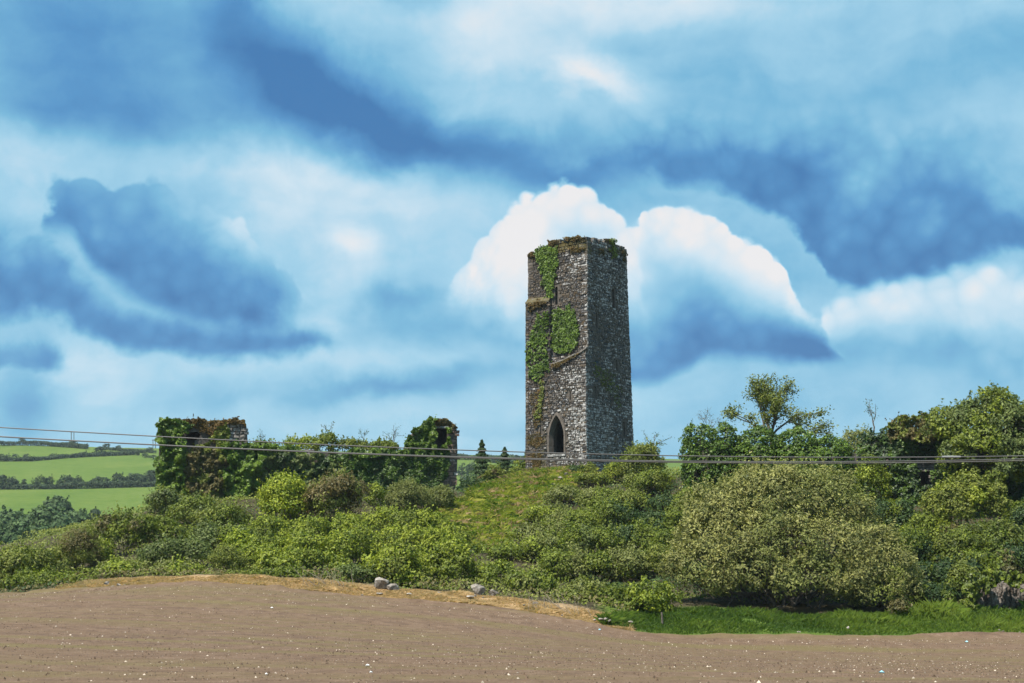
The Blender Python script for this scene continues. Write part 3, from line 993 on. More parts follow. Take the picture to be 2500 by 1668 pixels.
# thicker skin on the left face: everything below the sloping ledge, and the stair projection up to its mossy cap
LEDGE = [face_hit('left', x, y) for (x, y) in [(1286, 742), (1346, 735), (1346.5, 890), (1352, 892), (1380, 882), (1400, 872), (1424, 862), (1438, 852)]]
def skin_top(u):
    """height up to which the left face carries the thicker skin"""
    strip = LEDGE[1][0]
    if u <= strip:
        return LEDGE[0][1] + (LEDGE[1][1] - LEDGE[0][1]) * (u / strip)
    us = [p[0] for p in LEDGE[3:]]; zs = [p[1] for p in LEDGE[3:]]
    return float(np.interp(u, us, zs))
skin_uz = [(0.0, Z0 + .3), (1.0, Z0 + .3), (1.0, LEDGE[-1][1]), LEDGE[6], LEDGE[5], LEDGE[4], LEDGE[3], (LEDGE[1][0], LEDGE[3][1] + .02), LEDGE[1], (0.0, LEDGE[0][1])]
def sk(uz, off):
    # the skin wraps a little past the left corner
    p = face_poly('left', uz, off)
    return p
skin = prism('wall_skin', sk(skin_uz, -.3), NLf * (.3 + SKIN - .06), M_MORTAR)
poly_boolean(skin, [prism('k1', face_poly('left', outer, 1.2), -NLf * 2.6, M_MORTAR)] +
             [prism('k%d' % i, face_poly(f, [(a, z0), (b, z0), (b, z1), (a, z1)], 1.0), -NLf * 2.2, M_MORTAR) for i, (f, a, b, z0, z1, dd) in enumerate(SLITS) if f == 'left' and z1 < skin_top((a + b) / 2)])
skin.parent = tower; skin.location = -np.array(tower.location)

# outline of the broken top
TOPL = [face_hit('left', x, y) for (x, y) in [(1287, 621), (1300, 616), (1318, 609), (1333, 603), (1336, 594), (1342, 588), (1365, 585), (1385, 581), (1410, 579), (1432, 577), (1436, 590), (1441, 590)]]
TOPR = [face_hit('right', x, y) for (x, y) in [(1436, 590), (1444, 588), (1447, 583), (1457, 578), (1466, 580), (1472, 588), (1480, 585), (1494, 582), (1500, 589), (1512, 594), (1526, 602), (1529, 614), (1534, 616)]]
def top_z(face, u):
    if face == 'left':
        t = TOPL
    elif face == 'right':
        t = TOPR
    else:
        return ZT - .5 + .7 * float(fbm([u * 5], [3.0], 0, 4, 2)[0])
    return float(np.interp(u, [p[0] for p in t], [p[1] for p in t]))

# stones
STONE_B, STONE_L, STONE_M, SMALL = [], [], [], []
BIG = []
def stone_tone(face, u, z, px, py):
    """(base colour, lichen amount, moss amount) of one stone"""
    if face == 'left':
        base = np.array((.108, .092, .078))
        g = fbm([px / 40], [py / 40], 0, 12, 3)[0]
        lich = .30 + .25 * g
        # the whitest stones: right of the doorway and down the front corner
        lich += (.25 + .75 * fbm([px / 15], [py / 12], 0, 14, 2)[0]) * .80 * math.exp(-(((px - 1405) / 32) ** 2 + ((py - 1060) / 75) ** 2)) + .45 * math.exp(-(((px - 1338) / 8) ** 2 + ((py - 1070) / 40) ** 2))
        lich += .22 * math.exp(-((px - 1433) / 7) ** 2) + .35 * math.exp(-(((px - 1405) / 25) ** 2 + ((py - 640) / 60) ** 2))
        lich += .35 * math.exp(-(((px - 1400) / 30) ** 2 + ((py - 930) / 50) ** 2)) + .2 * math.exp(-(((px - 1360) / 60) ** 2 + ((py - 1125) / 15) ** 2))
        lich -= .25 * (px < 1345) * (py < 900)
        moss = .9 * math.exp(-(((px - 1322) / 14) ** 2)) * (py > 900) * fbm([px / 12], [py / 25], 0, 31, 3)[0] * 1.3
        moss += .8 * math.exp(-((py - 600) / 16) ** 2) + .35 * math.exp(-(((px - 1395) / 30) ** 2 + ((py - 680) / 50) ** 2))
        if px > 1430 and py > 940:
            base = np.array((.165, .130, .115))
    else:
        base = np.array((.124, .115, .105))  # right face stone painted lighter to make up for its shade
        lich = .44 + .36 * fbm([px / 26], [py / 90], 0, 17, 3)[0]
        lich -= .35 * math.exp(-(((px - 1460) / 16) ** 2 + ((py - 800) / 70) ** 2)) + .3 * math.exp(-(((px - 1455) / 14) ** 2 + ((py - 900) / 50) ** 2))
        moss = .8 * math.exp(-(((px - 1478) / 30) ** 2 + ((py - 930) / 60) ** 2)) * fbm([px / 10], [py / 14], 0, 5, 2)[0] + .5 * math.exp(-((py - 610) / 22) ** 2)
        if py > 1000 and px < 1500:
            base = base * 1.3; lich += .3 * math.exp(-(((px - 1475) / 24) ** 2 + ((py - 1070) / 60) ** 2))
    k = rng.normal(1, .20)
    tint = rng.normal(0, .012)
    return np.clip(base * k + np.array((tint, tint * .3, -tint * .6)), .03, .5), float(np.clip(lich + rng.normal(0, .17), 0, 1.0)), float(np.clip(moss + rng.normal(0, .08), 0, 1))

def in_holes(face, u0, u1, z0, z1):
    um, zm = (u0 + u1) / 2, (z0 + z1) / 2
    if face == 'left':
        g = .16 / W_
        if in_poly([um, u0, u1, u0, u1], [zm, z0, z0, z1, z1], arch_fix(dl - g, dr + g, dzb - .12, dzt + .2)).any():
            return True
    for (f, a, b, za, zb, dpt) in SLITS:
        if f == face and u1 > a - .01 and u0 < b + .01 and z1 > za - .02 and z0 < zb + .02:
            return True
    return False

def lay_face(face):
    n = face_n(face); Wf = FW[face]
    front = face in ('left', 'right')
    z = Z0 + .2
    zmax = max(top_z(face, u) for u in np.linspace(0, 1, 41)) + .05
    while z < zmax:
        h = rng.uniform(.09, .21)
        if z > ZC: h = rng.uniform(.16, .30)
        if not front: h *= 2.2
        u = 0.0; first = True
        while u < 1 - 1e-6:
            w = rng.uniform(.11, .38) * (1.35 if h > .16 else 1) * (1.0 if front else 2.0)
            quoin = first or (1 - u) * Wf < .75
            if quoin: w = rng.choice((.32, .58)) * rng.uniform(.9, 1.1)
            first = False
            u1 = min(1.0, u + w / Wf)
            if (1 - u1) * Wf < .16: u1 = 1.0
            um, zm = (u + u1) / 2, z + h / 2
            if zm < top_z(face, um) + rng.normal(0, .05) and not in_holes(face, u, u1, z, z + h):
                off = 0.0
                if face == 'left' and zm < skin_top(um): off = SKIN
                para = zm > ZC
                g = .011
                ua, ub = u + (g / Wf if u > 0 else 0), u1 - (g / Wf if u1 < 1 else 0)
                q = np.array([face_pt(face, a, b) for a, b in ((ua, z + g), (ub, z + g), (ub, z + h - g), (ua, z + h - g))]) + n * off
                q[:, 2] += np.repeat(rng.normal(0, .012, 1), 4)
                d = abs(rng.normal(.012, .022)) + (.03 if para else 0) * rng.random()
                V = stone_block(q, n, d, .011, .03 if not quoin else .015, back=.55 if para else .12)
                ppx, ppy = px_of(*q.mean(0))
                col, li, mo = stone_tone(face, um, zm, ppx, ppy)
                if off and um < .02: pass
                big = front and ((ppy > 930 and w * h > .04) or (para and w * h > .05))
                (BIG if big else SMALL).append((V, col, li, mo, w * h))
            u = u1
        z += h
for f in FACES:
    lay_face(f)
# the narrow return of the skin beside the recess, and its left-hand edge round the corner
def lay_return(face_n_, p0, p1, za, zb, off_lo):
    z = za
    while z < zb - .08:
        h = rng.uniform(.15, .26)
        q = np.array([(*p0, z + .01), (*p1, z + .01), (*p1, z + h - .01), (*p0, z + h - .01)])
        V = stone_block(q, face_n_, .015, .01, .02, back=.03)
        px, py = px_of(*q.mean(0))
        c, li, mo = stone_tone('left', 0, z, px, py)
        SMALL.append((V, c, li, mo, 0))
        z += h
c0 = face_pt('left', 0, 15.0)[:2]
lay_return(np.array((-NRt[0], -NRt[1], 0)), c0, c0 + NLf[:2] * SKIN, Z0 + .3, LEDGE[0][1], 0)
s0 = face_pt('left', LEDGE[1][0], 18.0)[:2]
lay_return(np.array((NRt[0], NRt[1], 0)), s0 + NLf[:2] * SKIN, s0, LEDGE[3][1], LEDGE[1][1], 0)
f1 = face_pt('left', 1.0, 12.0)[:2]
lay_return(np.array((NRt[0], NRt[1], 0)), f1 + NLf[:2] * SKIN, f1, Z0 + .3, LEDGE[-1][1], 0)

BIG.sort(key=lambda b: -b[4])
SMALL += BIG[250:]; BIG = BIG[:250]
def stones_mesh(name, lst, parent):
    V = np.vstack([b[0] for b in lst])
    F = (BLOCK_F[None] + np.arange(len(lst))[:, None, None] * 8).reshape(-1, 4)
    return mesh_obj(name, V, F, M_STONE, parent, np.repeat(np.array([b[1] for b in lst]), 8, 0),
                    attrs={'lichen': np.repeat([b[2] for b in lst], 8), 'moss': np.repeat([b[3] for b in lst], 8)})
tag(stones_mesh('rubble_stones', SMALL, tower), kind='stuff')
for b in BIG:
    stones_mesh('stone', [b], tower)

# dressed stone of the doorway: splayed jambs and arch, cut stone by stone
def door_stones():
    door = empty('doorway', face_pt('left', (dl + dr) / 2, dzb)); 
    door.parent = tower; door.location = face_pt('left', (dl + dr) / 2, dzb) - np.array(tower.location)
    dw = np.array(door.location) + np.array(tower.location)
    o3 = face_poly('left', outer, SKIN + .05)
    g = .17 / W_
    oo = face_poly('left', arch_fix(dl - g, dr + g, dzb, dzt + .24), SKIN + .03)
    i3 = face_poly('left', inner, -.10)
    k = len(outer)
    for i in range(k - 1):
        lo, hi = i, i + 1
        def lerp(A, t):
            return A[lo] + (A[hi] - A[lo]) * t
        a, b = .015, .985
        ring = [oo, o3, i3]
        V = []
        for t in (a, b):
            for A in ring:
                V.append(lerp(A, t))
            V.append(lerp(i3, t) - NLf * .12)
            V.append(lerp(oo, t) - NLf * .5)
        V = np.array(V) + 0
        F = [(0, 1, 6, 5), (1, 2, 7, 6), (2, 3, 8, 7), (0, 5, 9, 4), (0, 4, 3, 2, 1), (5, 6, 7, 8, 9), (3, 4, 9, 8)]
        px, py = px_of(*V.mean(0))
        c = np.array((.140, .122, .106)) * rng.normal(1, .08)
        mesh_obj('arch_stone' if 2 <= i < k - 3 else 'jamb_stone', V - dw, F, M_STONE, None, np.repeat(c[None], 10, 0), attrs={'lichen': np.full(10, .12), 'moss': np.full(10, .05)}).parent = door
    sill = face_poly('left', [(dl - g, dzb - .2), (dr + g, dzb - .2), (dr + g, dzb), (dl - g, dzb)], SKIN + .07)
    V = np.vstack([sill - NLf * .8, sill])
    mesh_obj('door_sill', V - dw, [tuple(f) for f in BLOCK_F], M_STONE, None, np.full((8, 3), .17), attrs={'lichen': np.full(8, .7), 'moss': np.zeros(8)}).parent = door
door_stones()

# sloping ledge slabs over the lower skin, and the cap of the stair projection
for i in range(3, 7):
    (u0, z0), (u1, z1) = LEDGE[i], LEDGE[i + 1]
    a = face_pt('left', u0, z0); b = face_pt('left', u1, z1)
    up = np.array((0, 0, .10))
    V = np.array([a - NLf * .02, b - NLf * .02, b + NLf * (SKIN + .10), a + NLf * (SKIN + .10)])
    V = np.vstack([V, V + up])
    F = [(3, 2, 1, 0), (4, 5, 6, 7), (0, 1, 5, 4), (1, 2, 6, 5), (2, 3, 7, 6), (3, 0, 4, 7)]
    mesh_obj('ledge_slab', V, F, M_STONE, tower, np.full((8, 3), .20) * np.array((1, .92, .84)), attrs={'lichen': np.full(8, .45), 'moss': np.full(8, .2)})
for i in range(4):
    ua, ub = LEDGE[1][0] * i / 4, LEDGE[1][0] * (i + 1) / 4
    za, zb = skin_top(ua), skin_top(ub)
    a = face_pt('left', ua, za); b = face_pt('left', ub, zb)
    V = np.array([a + (0, 0, .42), b + (0, 0, .42), b + NLf * (SKIN + .07), a + NLf * (SKIN + .07)])
    V = np.vstack([V - (0, 0, .12), V])
    F = [(3, 2, 1, 0), (4, 5, 6, 7), (0, 1, 5, 4), (1, 2, 6, 5), (2, 3, 7, 6), (3, 0, 4, 7)]
    mesh_obj('cap_slab', V, F, M_STONE, tower, np.full((8, 3), .15) * np.array((1, .92, .84)), attrs={'lichen': np.full(8, .5), 'moss': np.full(8, .6)})

# ------------------------------------------------------------------ what grows on the tower
def on_face(face, polys, n, size, pal, off=(.03, .20), tone=0.0, extra=0.0, edge=7, gap=.0):
    """leaf positions over photo polygons that lie on a face of the tower"""
    P, Q = [], []
    nrm = face_n(face)
    for poly in polys:
        xs = [p[0] for p in poly]; ys = [p[1] for p in poly]
        A = (max(xs) - min(xs)) * (max(ys) - min(ys))
        m = int(n * 4)
        x = rng.uniform(min(xs) - edge, max(xs) + edge, m); y = rng.uniform(min(ys) - edge, max(ys) + edge, m)
        wx = x + (fbm(x / 9, y / 9, 0, 41, 3) - .5) * edge * 3.2; wy = y + (fbm(x / 9, y / 9, 5, 42, 3) - .5) * edge * 3.2
        k = in_poly(wx, wy, poly)
        if gap: k &= fbm(x / 6, y / 6, 0, 44, 3) > gap
        x, y = x[k][:n], y[k][:n]
        for a, b in zip(x, y):
            u, z = face_hit(face, a, b)
            o = SKIN if (face == 'left' and z < skin_top(u)) else 0
            P.append(face_pt(face, u, z) + nrm * (o + extra))
            Q.append((a, b))
    P = np.array(P); Q = np.array(Q); m = len(P)
    lump = fbm(Q[:, 0] / 7, Q[:, 1] / 7, 0, 51, 3)
    P = P + nrm * (off[0] + (off[1] - off[0]) * lump * rng.uniform(.6, 1.3, m))[:, None]
    nr = nrm + np.array((0, 0, .45)) + rng.normal(0, .42, (m, 3))
    col = leaf_colors(pal, m, (lump - .5) * 2.4 + tone)
    return P, nr, col, size * rng.uniform(.7, 1.25, m)

def plant_on_tower(name, label, cat, face, polys, n, size, pal, mat=M_IVY, group=None, **kw):
    P, nr, col, sz = on_face(face, polys, n, size, pal, **kw)
    o = leaf_mesh(name, P, nr, col, sz, mat, aspect=.8)
    tag(o, label, cat, group)
    return o
plant_on_tower('ivy', 'green ivy streaming from the broken top of the tower', 'ivy', 'left',
               [[(1308, 606), (1338, 596), (1362, 606), (1366, 650), (1350, 690), (1350, 728), (1338, 734), (1326, 690), (1318, 640)]], 2600, .17, 'ivy', tone=.55)
plant_on_tower('ivy', 'thick dark green ivy patch in the sheltered recess of the tower', 'ivy', 'left',
               [[(1349, 752), (1372, 756), (1396, 742), (1406, 780), (1412, 820), (1404, 850), (1380, 868), (1352, 860), (1347, 800)]], 3600, .17, 'ivy', tone=.35)
plant_on_tower('ivy', 'ivy clothing the projecting left edge of the tower', 'ivy', 'left',
               [[(1293, 850), (1312, 790), (1318, 770), (1330, 775), (1340, 830), (1346, 880), (1344, 905), (1322, 935), (1296, 925)], [(1335, 765), (1344, 765), (1344, 800), (1336, 800)]], 2700, .17, 'ivy', tone=.25, gap=.40)
plant_on_tower('ivy', 'thin mossy ivy trail hanging above the tower doorway', 'ivy', 'left',
               [[(1324, 920), (1333, 922), (1334, 985), (1330, 1010), (1318, 1022), (1312, 1015), (1326, 975), (1322, 950)]], 650, .15, 'olive', tone=.1, gap=.42)
plant_on_tower('ivy', 'small ivy tuft on the shaded right parapet of the tower', 'ivy', 'right',
               [[(1488, 584), (1504, 590), (1504, 615), (1496, 630), (1488, 610)]], 420, .16, 'mid', tone=.2)
plant_on_tower('moss', 'rusty brown moss cushion capping the projecting edge of the tower', 'moss', 'left',
               [[(1294, 745), (1312, 733), (1338, 731), (1344, 742), (1320, 752), (1298, 757)]], 900, .13, 'moss', mat=M_LEAF, off=(.05, .3), tone=.0)
for _lab, _po in (('brown moss tuft on the lowest corner of the broken tower top', [(1288, 620), (1306, 612), (1306, 626), (1290, 628)]), ('brown moss beside the ivy on the broken tower top', [(1338, 590), (1364, 584), (1366, 594), (1340, 602)]),
                  ('long brown moss cap along the highest edge of the tower', [(1380, 580), (1432, 577), (1432, 588), (1384, 590)]), ('brown moss band just under the highest edge of the tower', [(1390, 606), (1430, 604), (1428, 616), (1392, 616)])):
    plant_on_tower('moss', _lab, 'moss', 'left', [_po], 330, .15, 'moss', mat=M_LEAF, off=(.03, .2), tone=-.2, edge=4)
for _lab, _po in (('dull moss clump on the shaded right parapet near the front corner', [(1460, 606), (1472, 606), (1474, 622), (1462, 622)]), ('dull moss streak at the outer end of the shaded right parapet', [(1515, 612), (1530, 612), (1530, 640), (1518, 640)]),
                  ('thin moss strip beside the ivy tuft on the right parapet', [(1474, 584), (1490, 584), (1490, 592), (1476, 592)])):
    plant_on_tower('moss', _lab, 'moss', 'right', [_po], 200, .12, 'moss', mat=M_LEAF, off=(.03, .16), tone=-.6, edge=4)
plant_on_tower('moss', 'moss along the sloping ledge of the tower', 'moss', 'left',
               [[(1352, 888), (1380, 878), (1424, 859), (1424, 866), (1390, 886), (1368, 900), (1356, 900)]], 420, .13, 'moss', mat=M_LEAF, off=(.06, .25), tone=-.4, edge=3)
plant_on_tower('moss', 'green moss streaks on the shaded right face of the tower', 'moss', 'right',
               [[(1448, 890), (1500, 910), (1514, 960), (1510, 1010), (1490, 960), (1455, 925)]], 520, .13, 'olive', mat=M_LEAF, off=(.02, .10), tone=-.5, gap=.30)
for _lab, _po in (('russet moss patch left of the doorway at arch height', [(1292, 1062), (1326, 1056), (1332, 1080), (1318, 1096), (1294, 1085)]), ('long russet moss streak left above the doorway', [(1300, 960), (1330, 955), (1330, 1030), (1312, 1050), (1306, 1010)]), ('russet moss patch low on the wall left of the door sill', [(1302, 1108), (1328, 1105), (1326, 1140), (1308, 1140)])):
    plant_on_tower('moss', _lab, 'moss', 'left', [_po], 420, .12, 'moss', mat=M_LEAF, off=(.02, .10), tone=-.1, edge=2)

# ------------------------------------------------------------------ ivy-grown ruins on either side
class Plane:
    """upright plane through two ground points, addressed by photo pixels"""
    def __init__(self, pxa, da, pxb, db):
        a, b = at(pxa, 1380, da), at(pxb, 1380, db)
        self.a, self.d = a[:2], norm(b[:2] - a[:2])
        self.n = np.array((self.d[1], -self.d[0], 0.0))
        if self.n[1] > 0: self.n = -self.n
    def hit(self, px, py):
        px, py = np.asarray(px, float), np.asarray(py, float)
        xc, yc = (px - 1250.0) / FPX, (834.0 - py) / FPX
        y = CP - yc * SP
        rx, rz = xc / y, (SP + yc * CP) / y
        t = (self.a[0] * self.n[0] + self.a[1] * self.n[1]) / (rx * self.n[0] + self.n[1])
        return np.stack([rx * t, t, EYE + rz * t], -1)

def ruin(name, label, plane, outline, thick, holes=()):
    P = plane.hit([p[0] for p in outline], [p[1] for p in outline])
    root = empty(name, (P[:, 0].mean(), P[:, 1].mean(), P[:, 2].min()))
    tag(root, label, 'ruin')
    body = prism('wall_core', P, -plane.n * thick, M_MORTAR)
    cs = []
    for h in holes:
        H = plane.hit([p[0] for p in h], [p[1] for p in h])
        cs.append(prism('h', H + plane.n * .6, -plane.n * (.6 + thick * .8), M_MORTAR))
    if cs: poly_boolean(body, cs)
    body.parent = root; body.location = -np.array(root.location)
    return root

def face_stones(root, plane, polys, base, lich, moss, hmin=.16, hmax=.30, holes=(), maxparts=60, wk=1.0, proud=.03):
    """rubble laid in courses over photo polygons on the plane; each stone a part"""
    cnt = 0; rest = []
    for poly in polys:
        xs = [p[0] for p in poly]; ys = [p[1] for p in poly]
        q = plane.hit([min(xs), max(xs)], [sum(ys) / len(ys)] * 2)
        s0, s1 = (q[0, :2] - plane.a) @ plane.d, (q[1, :2] - plane.a) @ plane.d
        zt = plane.hit([sum(xs) / len(xs)] * 2, [min(ys), max(ys)])[:, 2]
        z = zt[1]
        while z < zt[0]:
            h = rng.uniform(hmin, hmax); s = s0 - rng.uniform(0, .3)
            while s < s1:
                w = rng.uniform(.22, .60) * wk
                c = plane.a + plane.d * (s + w / 2)
                px, py = px_of(c[0], c[1], z + h / 2)
                if in_poly([px], [py], poly)[0] and not any(in_poly([px], [py], hh)[0] for hh in holes):
                    g = .014
                    cc = [(s + g, z + g), (s + w - g, z + g), (s + w - g, z + h - g), (s + g, z + h - g)]
                    Q = np.array([(*(plane.a + plane.d * a), b) for a, b in cc])
                    V = stone_block(Q, plane.n, proud + abs(rng.normal(0, .04)), .022, .04)
                    col = np.array(base) * rng.normal(1, .2)
                    it = (V, np.clip(col, .03, .6), float(np.clip(lich + rng.normal(0, .2), 0, 1.2)), float(np.clip(moss + rng.normal(0, .15), 0, 1)), w * h)
                    if cnt < maxparts:
                        stones_mesh('stone', [it], root)
                    else:
                        rest.append(it)
                    cnt += 1
                s += w
            z += h
    if rest:
        tag(stones_mesh('rubble_stones', rest, root), kind='stuff')

def wall_ivy(name, label, cat, plane, polys, n, size, pal, off=(.1, .8), scale=26, tone=0.0, edge=10, holes=(), mat=None, gap=0.0, pal2=None, mixp=.0, group=None, shoots=.03, ragged=3.0):
    P = []; Q = []
    for poly in polys:
        xs = [p[0] for p in poly]; ys = [p[1] for p in poly]
        m = n * 4
        x = rng.uniform(min(xs) - edge, max(xs) + edge, m); y = rng.uniform(min(ys) - edge, max(ys) + edge, m)
        wx = x + (fbm(x / 14, y / 14, 0, 61, 3) - .5) * edge * ragged; wy = y + (fbm(x / 14, y / 14, 7, 62, 3) - .5) * edge * ragged
        k = in_poly(wx, wy, poly)
        for h in holes: k &= ~in_poly(x, y, h)
        if gap: k &= fbm(x / 11, y / 11, 3, 63, 3) > gap
        x, y = x[k][:n], y[k][:n]
        P.append(plane.hit(x, y)); Q.append(np.stack([x, y], -1))
    P, Q = np.vstack(P), np.vstack(Q)
    m = len(P)
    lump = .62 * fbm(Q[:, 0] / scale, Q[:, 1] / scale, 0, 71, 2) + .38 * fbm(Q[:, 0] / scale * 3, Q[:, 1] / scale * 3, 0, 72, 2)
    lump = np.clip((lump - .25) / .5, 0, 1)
    e = 4.0
    def L(dx, dy):
        a = .62 * fbm((Q[:, 0] + dx) / scale, (Q[:, 1] + dy) / scale, 0, 71, 2) + .38 * fbm((Q[:, 0] + dx) / scale * 3, (Q[:, 1] + dy) / scale * 3, 0, 72, 2)
        return np.clip((a - .25) / .5, 0, 1)
    amp = off[1] - off[0]
    gx, gy = (L(e, 0) - L(-e, 0)) * amp / (2 * e * .03), (L(0, e) - L(0, -e)) * amp / (2 * e * .03)
    dep = off[0] + amp * lump - np.abs(rng.normal(0, .10, m)) * (.5 + amp)
    P = P + plane.n * dep[:, None]
    dx = np.array((plane.d[0], plane.d[1], 0))
    nr = plane.n[None] - dx[None] * gx[:, None] * .8 + np.array((0, 0, 1))[None] * (gy[:, None] * .8 + .35) + rng.normal(0, .42, (m, 3))
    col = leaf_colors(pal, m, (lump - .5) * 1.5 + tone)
    if pal2:
        k = fbm(Q[:, 0] / 18, Q[:, 1] / 18, 9, 81, 3) < mixp
        col[k] = leaf_colors(pal2, int(k.sum()), (lump[k] - .5) * 1.2 + tone)
    sz = size * rng.uniform(.65, 1.3, m)
    if shoots:
        ns = max(1, int(m * shoots / 8)); si = rng.integers(0, m, ns)
        sd_ = norm(plane.n + rng.normal(0, .7, (ns, 3)) + np.array((0, 0, .5)))
        t = rng.random((ns, 8)); SPt = (P[si][:, None] + sd_[:, None] * (t * rng.uniform(.2, .6, (ns, 1)))[..., None]).reshape(-1, 3)
        P = np.vstack([P, SPt]); nr = np.vstack([nr, rng.normal(0, 1, SPt.shape) + np.array((0, -.3, .6))]); col = np.vstack([col, leaf_colors(pal, len(SPt), np.full(len(SPt), tone + .3))]); sz = np.concatenate([sz, size * rng.uniform(.6, 1, len(SPt))])
    o = leaf_mesh(name, P, nr, col, sz, mat or M_IVY, aspect=.75)
    tag(o, label, cat, group)
    return o

PL = Plane(385, 101, 1118, 106)
HOLE1 = [(452, 1066), (464, 1056), (482, 1054), (490, 1062), (484, 1072), (476, 1076), (475, 1088), (464, 1086), (454, 1076)]
HOLE2 = [(1065, 1044), (1090, 1046), (1091, 1070), (1086, 1088), (1068, 1090), (1064, 1070)]
left_ruin = ruin('ruined_wall', 'long ivy-smothered ruined wall with a squat stump and a broken pier at its ends', PL,
    [(384, 1245), (386, 1130), (391, 1060), (396, 1034), (412, 1026), (470, 1028), (520, 1034), (545, 1030), (570, 1026), (592, 1031), (602, 1042), (606, 1092), (640, 1098), (700, 1102), (740, 1100), (760, 1100),
     (840, 1108), (900, 1114), (985, 1118), (1003, 1065), (1032, 1036), (1052, 1024), (1080, 1027), (1100, 1034), (1115, 1047), (1117, 1100), (1116, 1150), (1111, 1200), (1107, 1222), (700, 1250)], 1.9, [HOLE1, HOLE2])
face_stones(left_ruin, PL, [[(546, 1036), (600, 1036), (606, 1086), (548, 1086)]], (.27, .245, .225), .5, .18, maxparts=70)
face_stones(left_ruin, PL, [[(484, 1034), (540, 1032), (540, 1056), (500, 1060), (484, 1050)]], (.30, .25, .21), .55, .35, maxparts=30)
face_stones(left_ruin, PL, [[(1096, 1040), (1116, 1050), (1117, 1110), (1116, 1165), (1108, 1215), (1082, 1215), (1092, 1120), (1100, 1080)]], (.22, .155, .125), .22, .08, maxparts=90)
face_stones(left_ruin, PL, [[(742, 1098), (772, 1100), (772, 1112), (742, 1112)], [(820, 1104), (852, 1106), (852, 1118), (828, 1116)]], (.26, .23, .22), .5, .1, maxparts=30)
_l = PL.hit([1062, 1094, 1094, 1062], [1046, 1046, 1041, 1041])
mesh_obj('lintel', np.vstack([_l - PL.n * .5, _l + PL.n * .14]), [tuple(f) for f in BLOCK_F] + [(3, 2, 1, 0)], M_STONE, left_ruin, np.full((8, 3), .24), attrs={'lichen': np.full(8, .5), 'moss': np.zeros(8)})

wall_ivy('ivy', 'bright green ivy smothering the outer end of the squat ruin stump', 'ivy', PL,
         [[(388, 1030), (412, 1022), (440, 1026), (468, 1040), (462, 1052), (448, 1060), (452, 1084), (452, 1110), (446, 1150), (452, 1200), (430, 1225), (384, 1215), (378, 1190), (384, 1130)]], 8125, .20, 'ivy', off=(.15, 1.1), tone=.55, holes=[HOLE1], shoots=.05)
wall_ivy('ivy', 'dry brownish creeper tangle below the dark hole of the ruin stump', 'creeper', PL,
         [[(462, 1092), (540, 1086), (560, 1110), (545, 1160), (560, 1240), (440, 1240), (450, 1160), (452, 1112)]], 6500, .18, 'olive', off=(.1, .8), tone=-.1, pal2='brown', mixp=.47, mat=M_LEAF, shoots=.06)
wall_ivy('ivy', 'fresh green ivy fall beside the brownish creeper tangle', 'ivy', PL,
         [[(530, 1084), (600, 1082), (660, 1090), (640, 1130), (632, 1180), (620, 1230), (560, 1240), (548, 1165), (560, 1115)]], 7750, .20, 'ivy', off=(.15, 1.1), tone=.45, shoots=.05)
wall_ivy('ivy', 'greyish green creeper with bare stems midway along the ruined wall', 'creeper', PL,
         [[(640, 1098), (700, 1100), (760, 1108), (830, 1112), (830, 1150), (780, 1190), (640, 1230)]], 6500, .19, 'bluish', off=(.08, .7), tone=.0, pal2='dark', mixp=.45, shoots=.06, gap=.30)
wall_ivy('ivy', 'dark glossy ivy sheet covering the ruined wall up to its broken pier', 'ivy', PL,
         [[(800, 1108), (985, 1108), (1060, 1092), (1090, 1098), (1092, 1150), (1078, 1215), (800, 1230)]], 11875, .19, 'ivy', off=(.06, .45), tone=-.55, scale=34, shoots=.02)
wall_ivy('ivy', 'ivy cascading down the shoulder of the broken wall pier', 'ivy', PL,
         [[(986, 1108), (990, 1075), (1012, 1050), (1040, 1022), (1062, 1018), (1064, 1044), (1062, 1090), (1068, 1108)], [(1086, 1050), (1097, 1052), (1092, 1100), (1084, 1098)]], 4500, .19, 'ivy', off=(.12, .75), tone=.35, holes=[HOLE2], shoots=.05)
wall_ivy('moss', 'orange brown moss and dry grass capping the squat ruin stump', 'moss', PL,
         [[(410, 1022), (470, 1022), (510, 1028), (545, 1030), (575, 1022), (594, 1027), (602, 1042), (580, 1036), (548, 1040), (532, 1058), (520, 1072), (498, 1056), (474, 1046), (440, 1034)]], 2750, .17, 'moss', off=(.05, .3), tone=.25, mat=M_LEAF, edge=5, shoots=.12)
wall_ivy('moss', 'brown moss cushion on top of the broken wall pier', 'moss', PL,
         [[(1062, 1020), (1082, 1022), (1104, 1032), (1116, 1046), (1100, 1052), (1092, 1046), (1064, 1040)]], 1187, .16, 'moss', off=(.05, .35), tone=-.3, mat=M_LEAF, edge=4, shoots=.05)
wall_ivy('ivy', 'olive ivy strand on the bare stones of the squat ruin stump', 'ivy', PL,
         [[(528, 1046), (556, 1036), (560, 1060), (552, 1084), (520, 1084), (510, 1074)]], 1000, .18, 'mid', off=(.05, .35), tone=.2, edge=5)

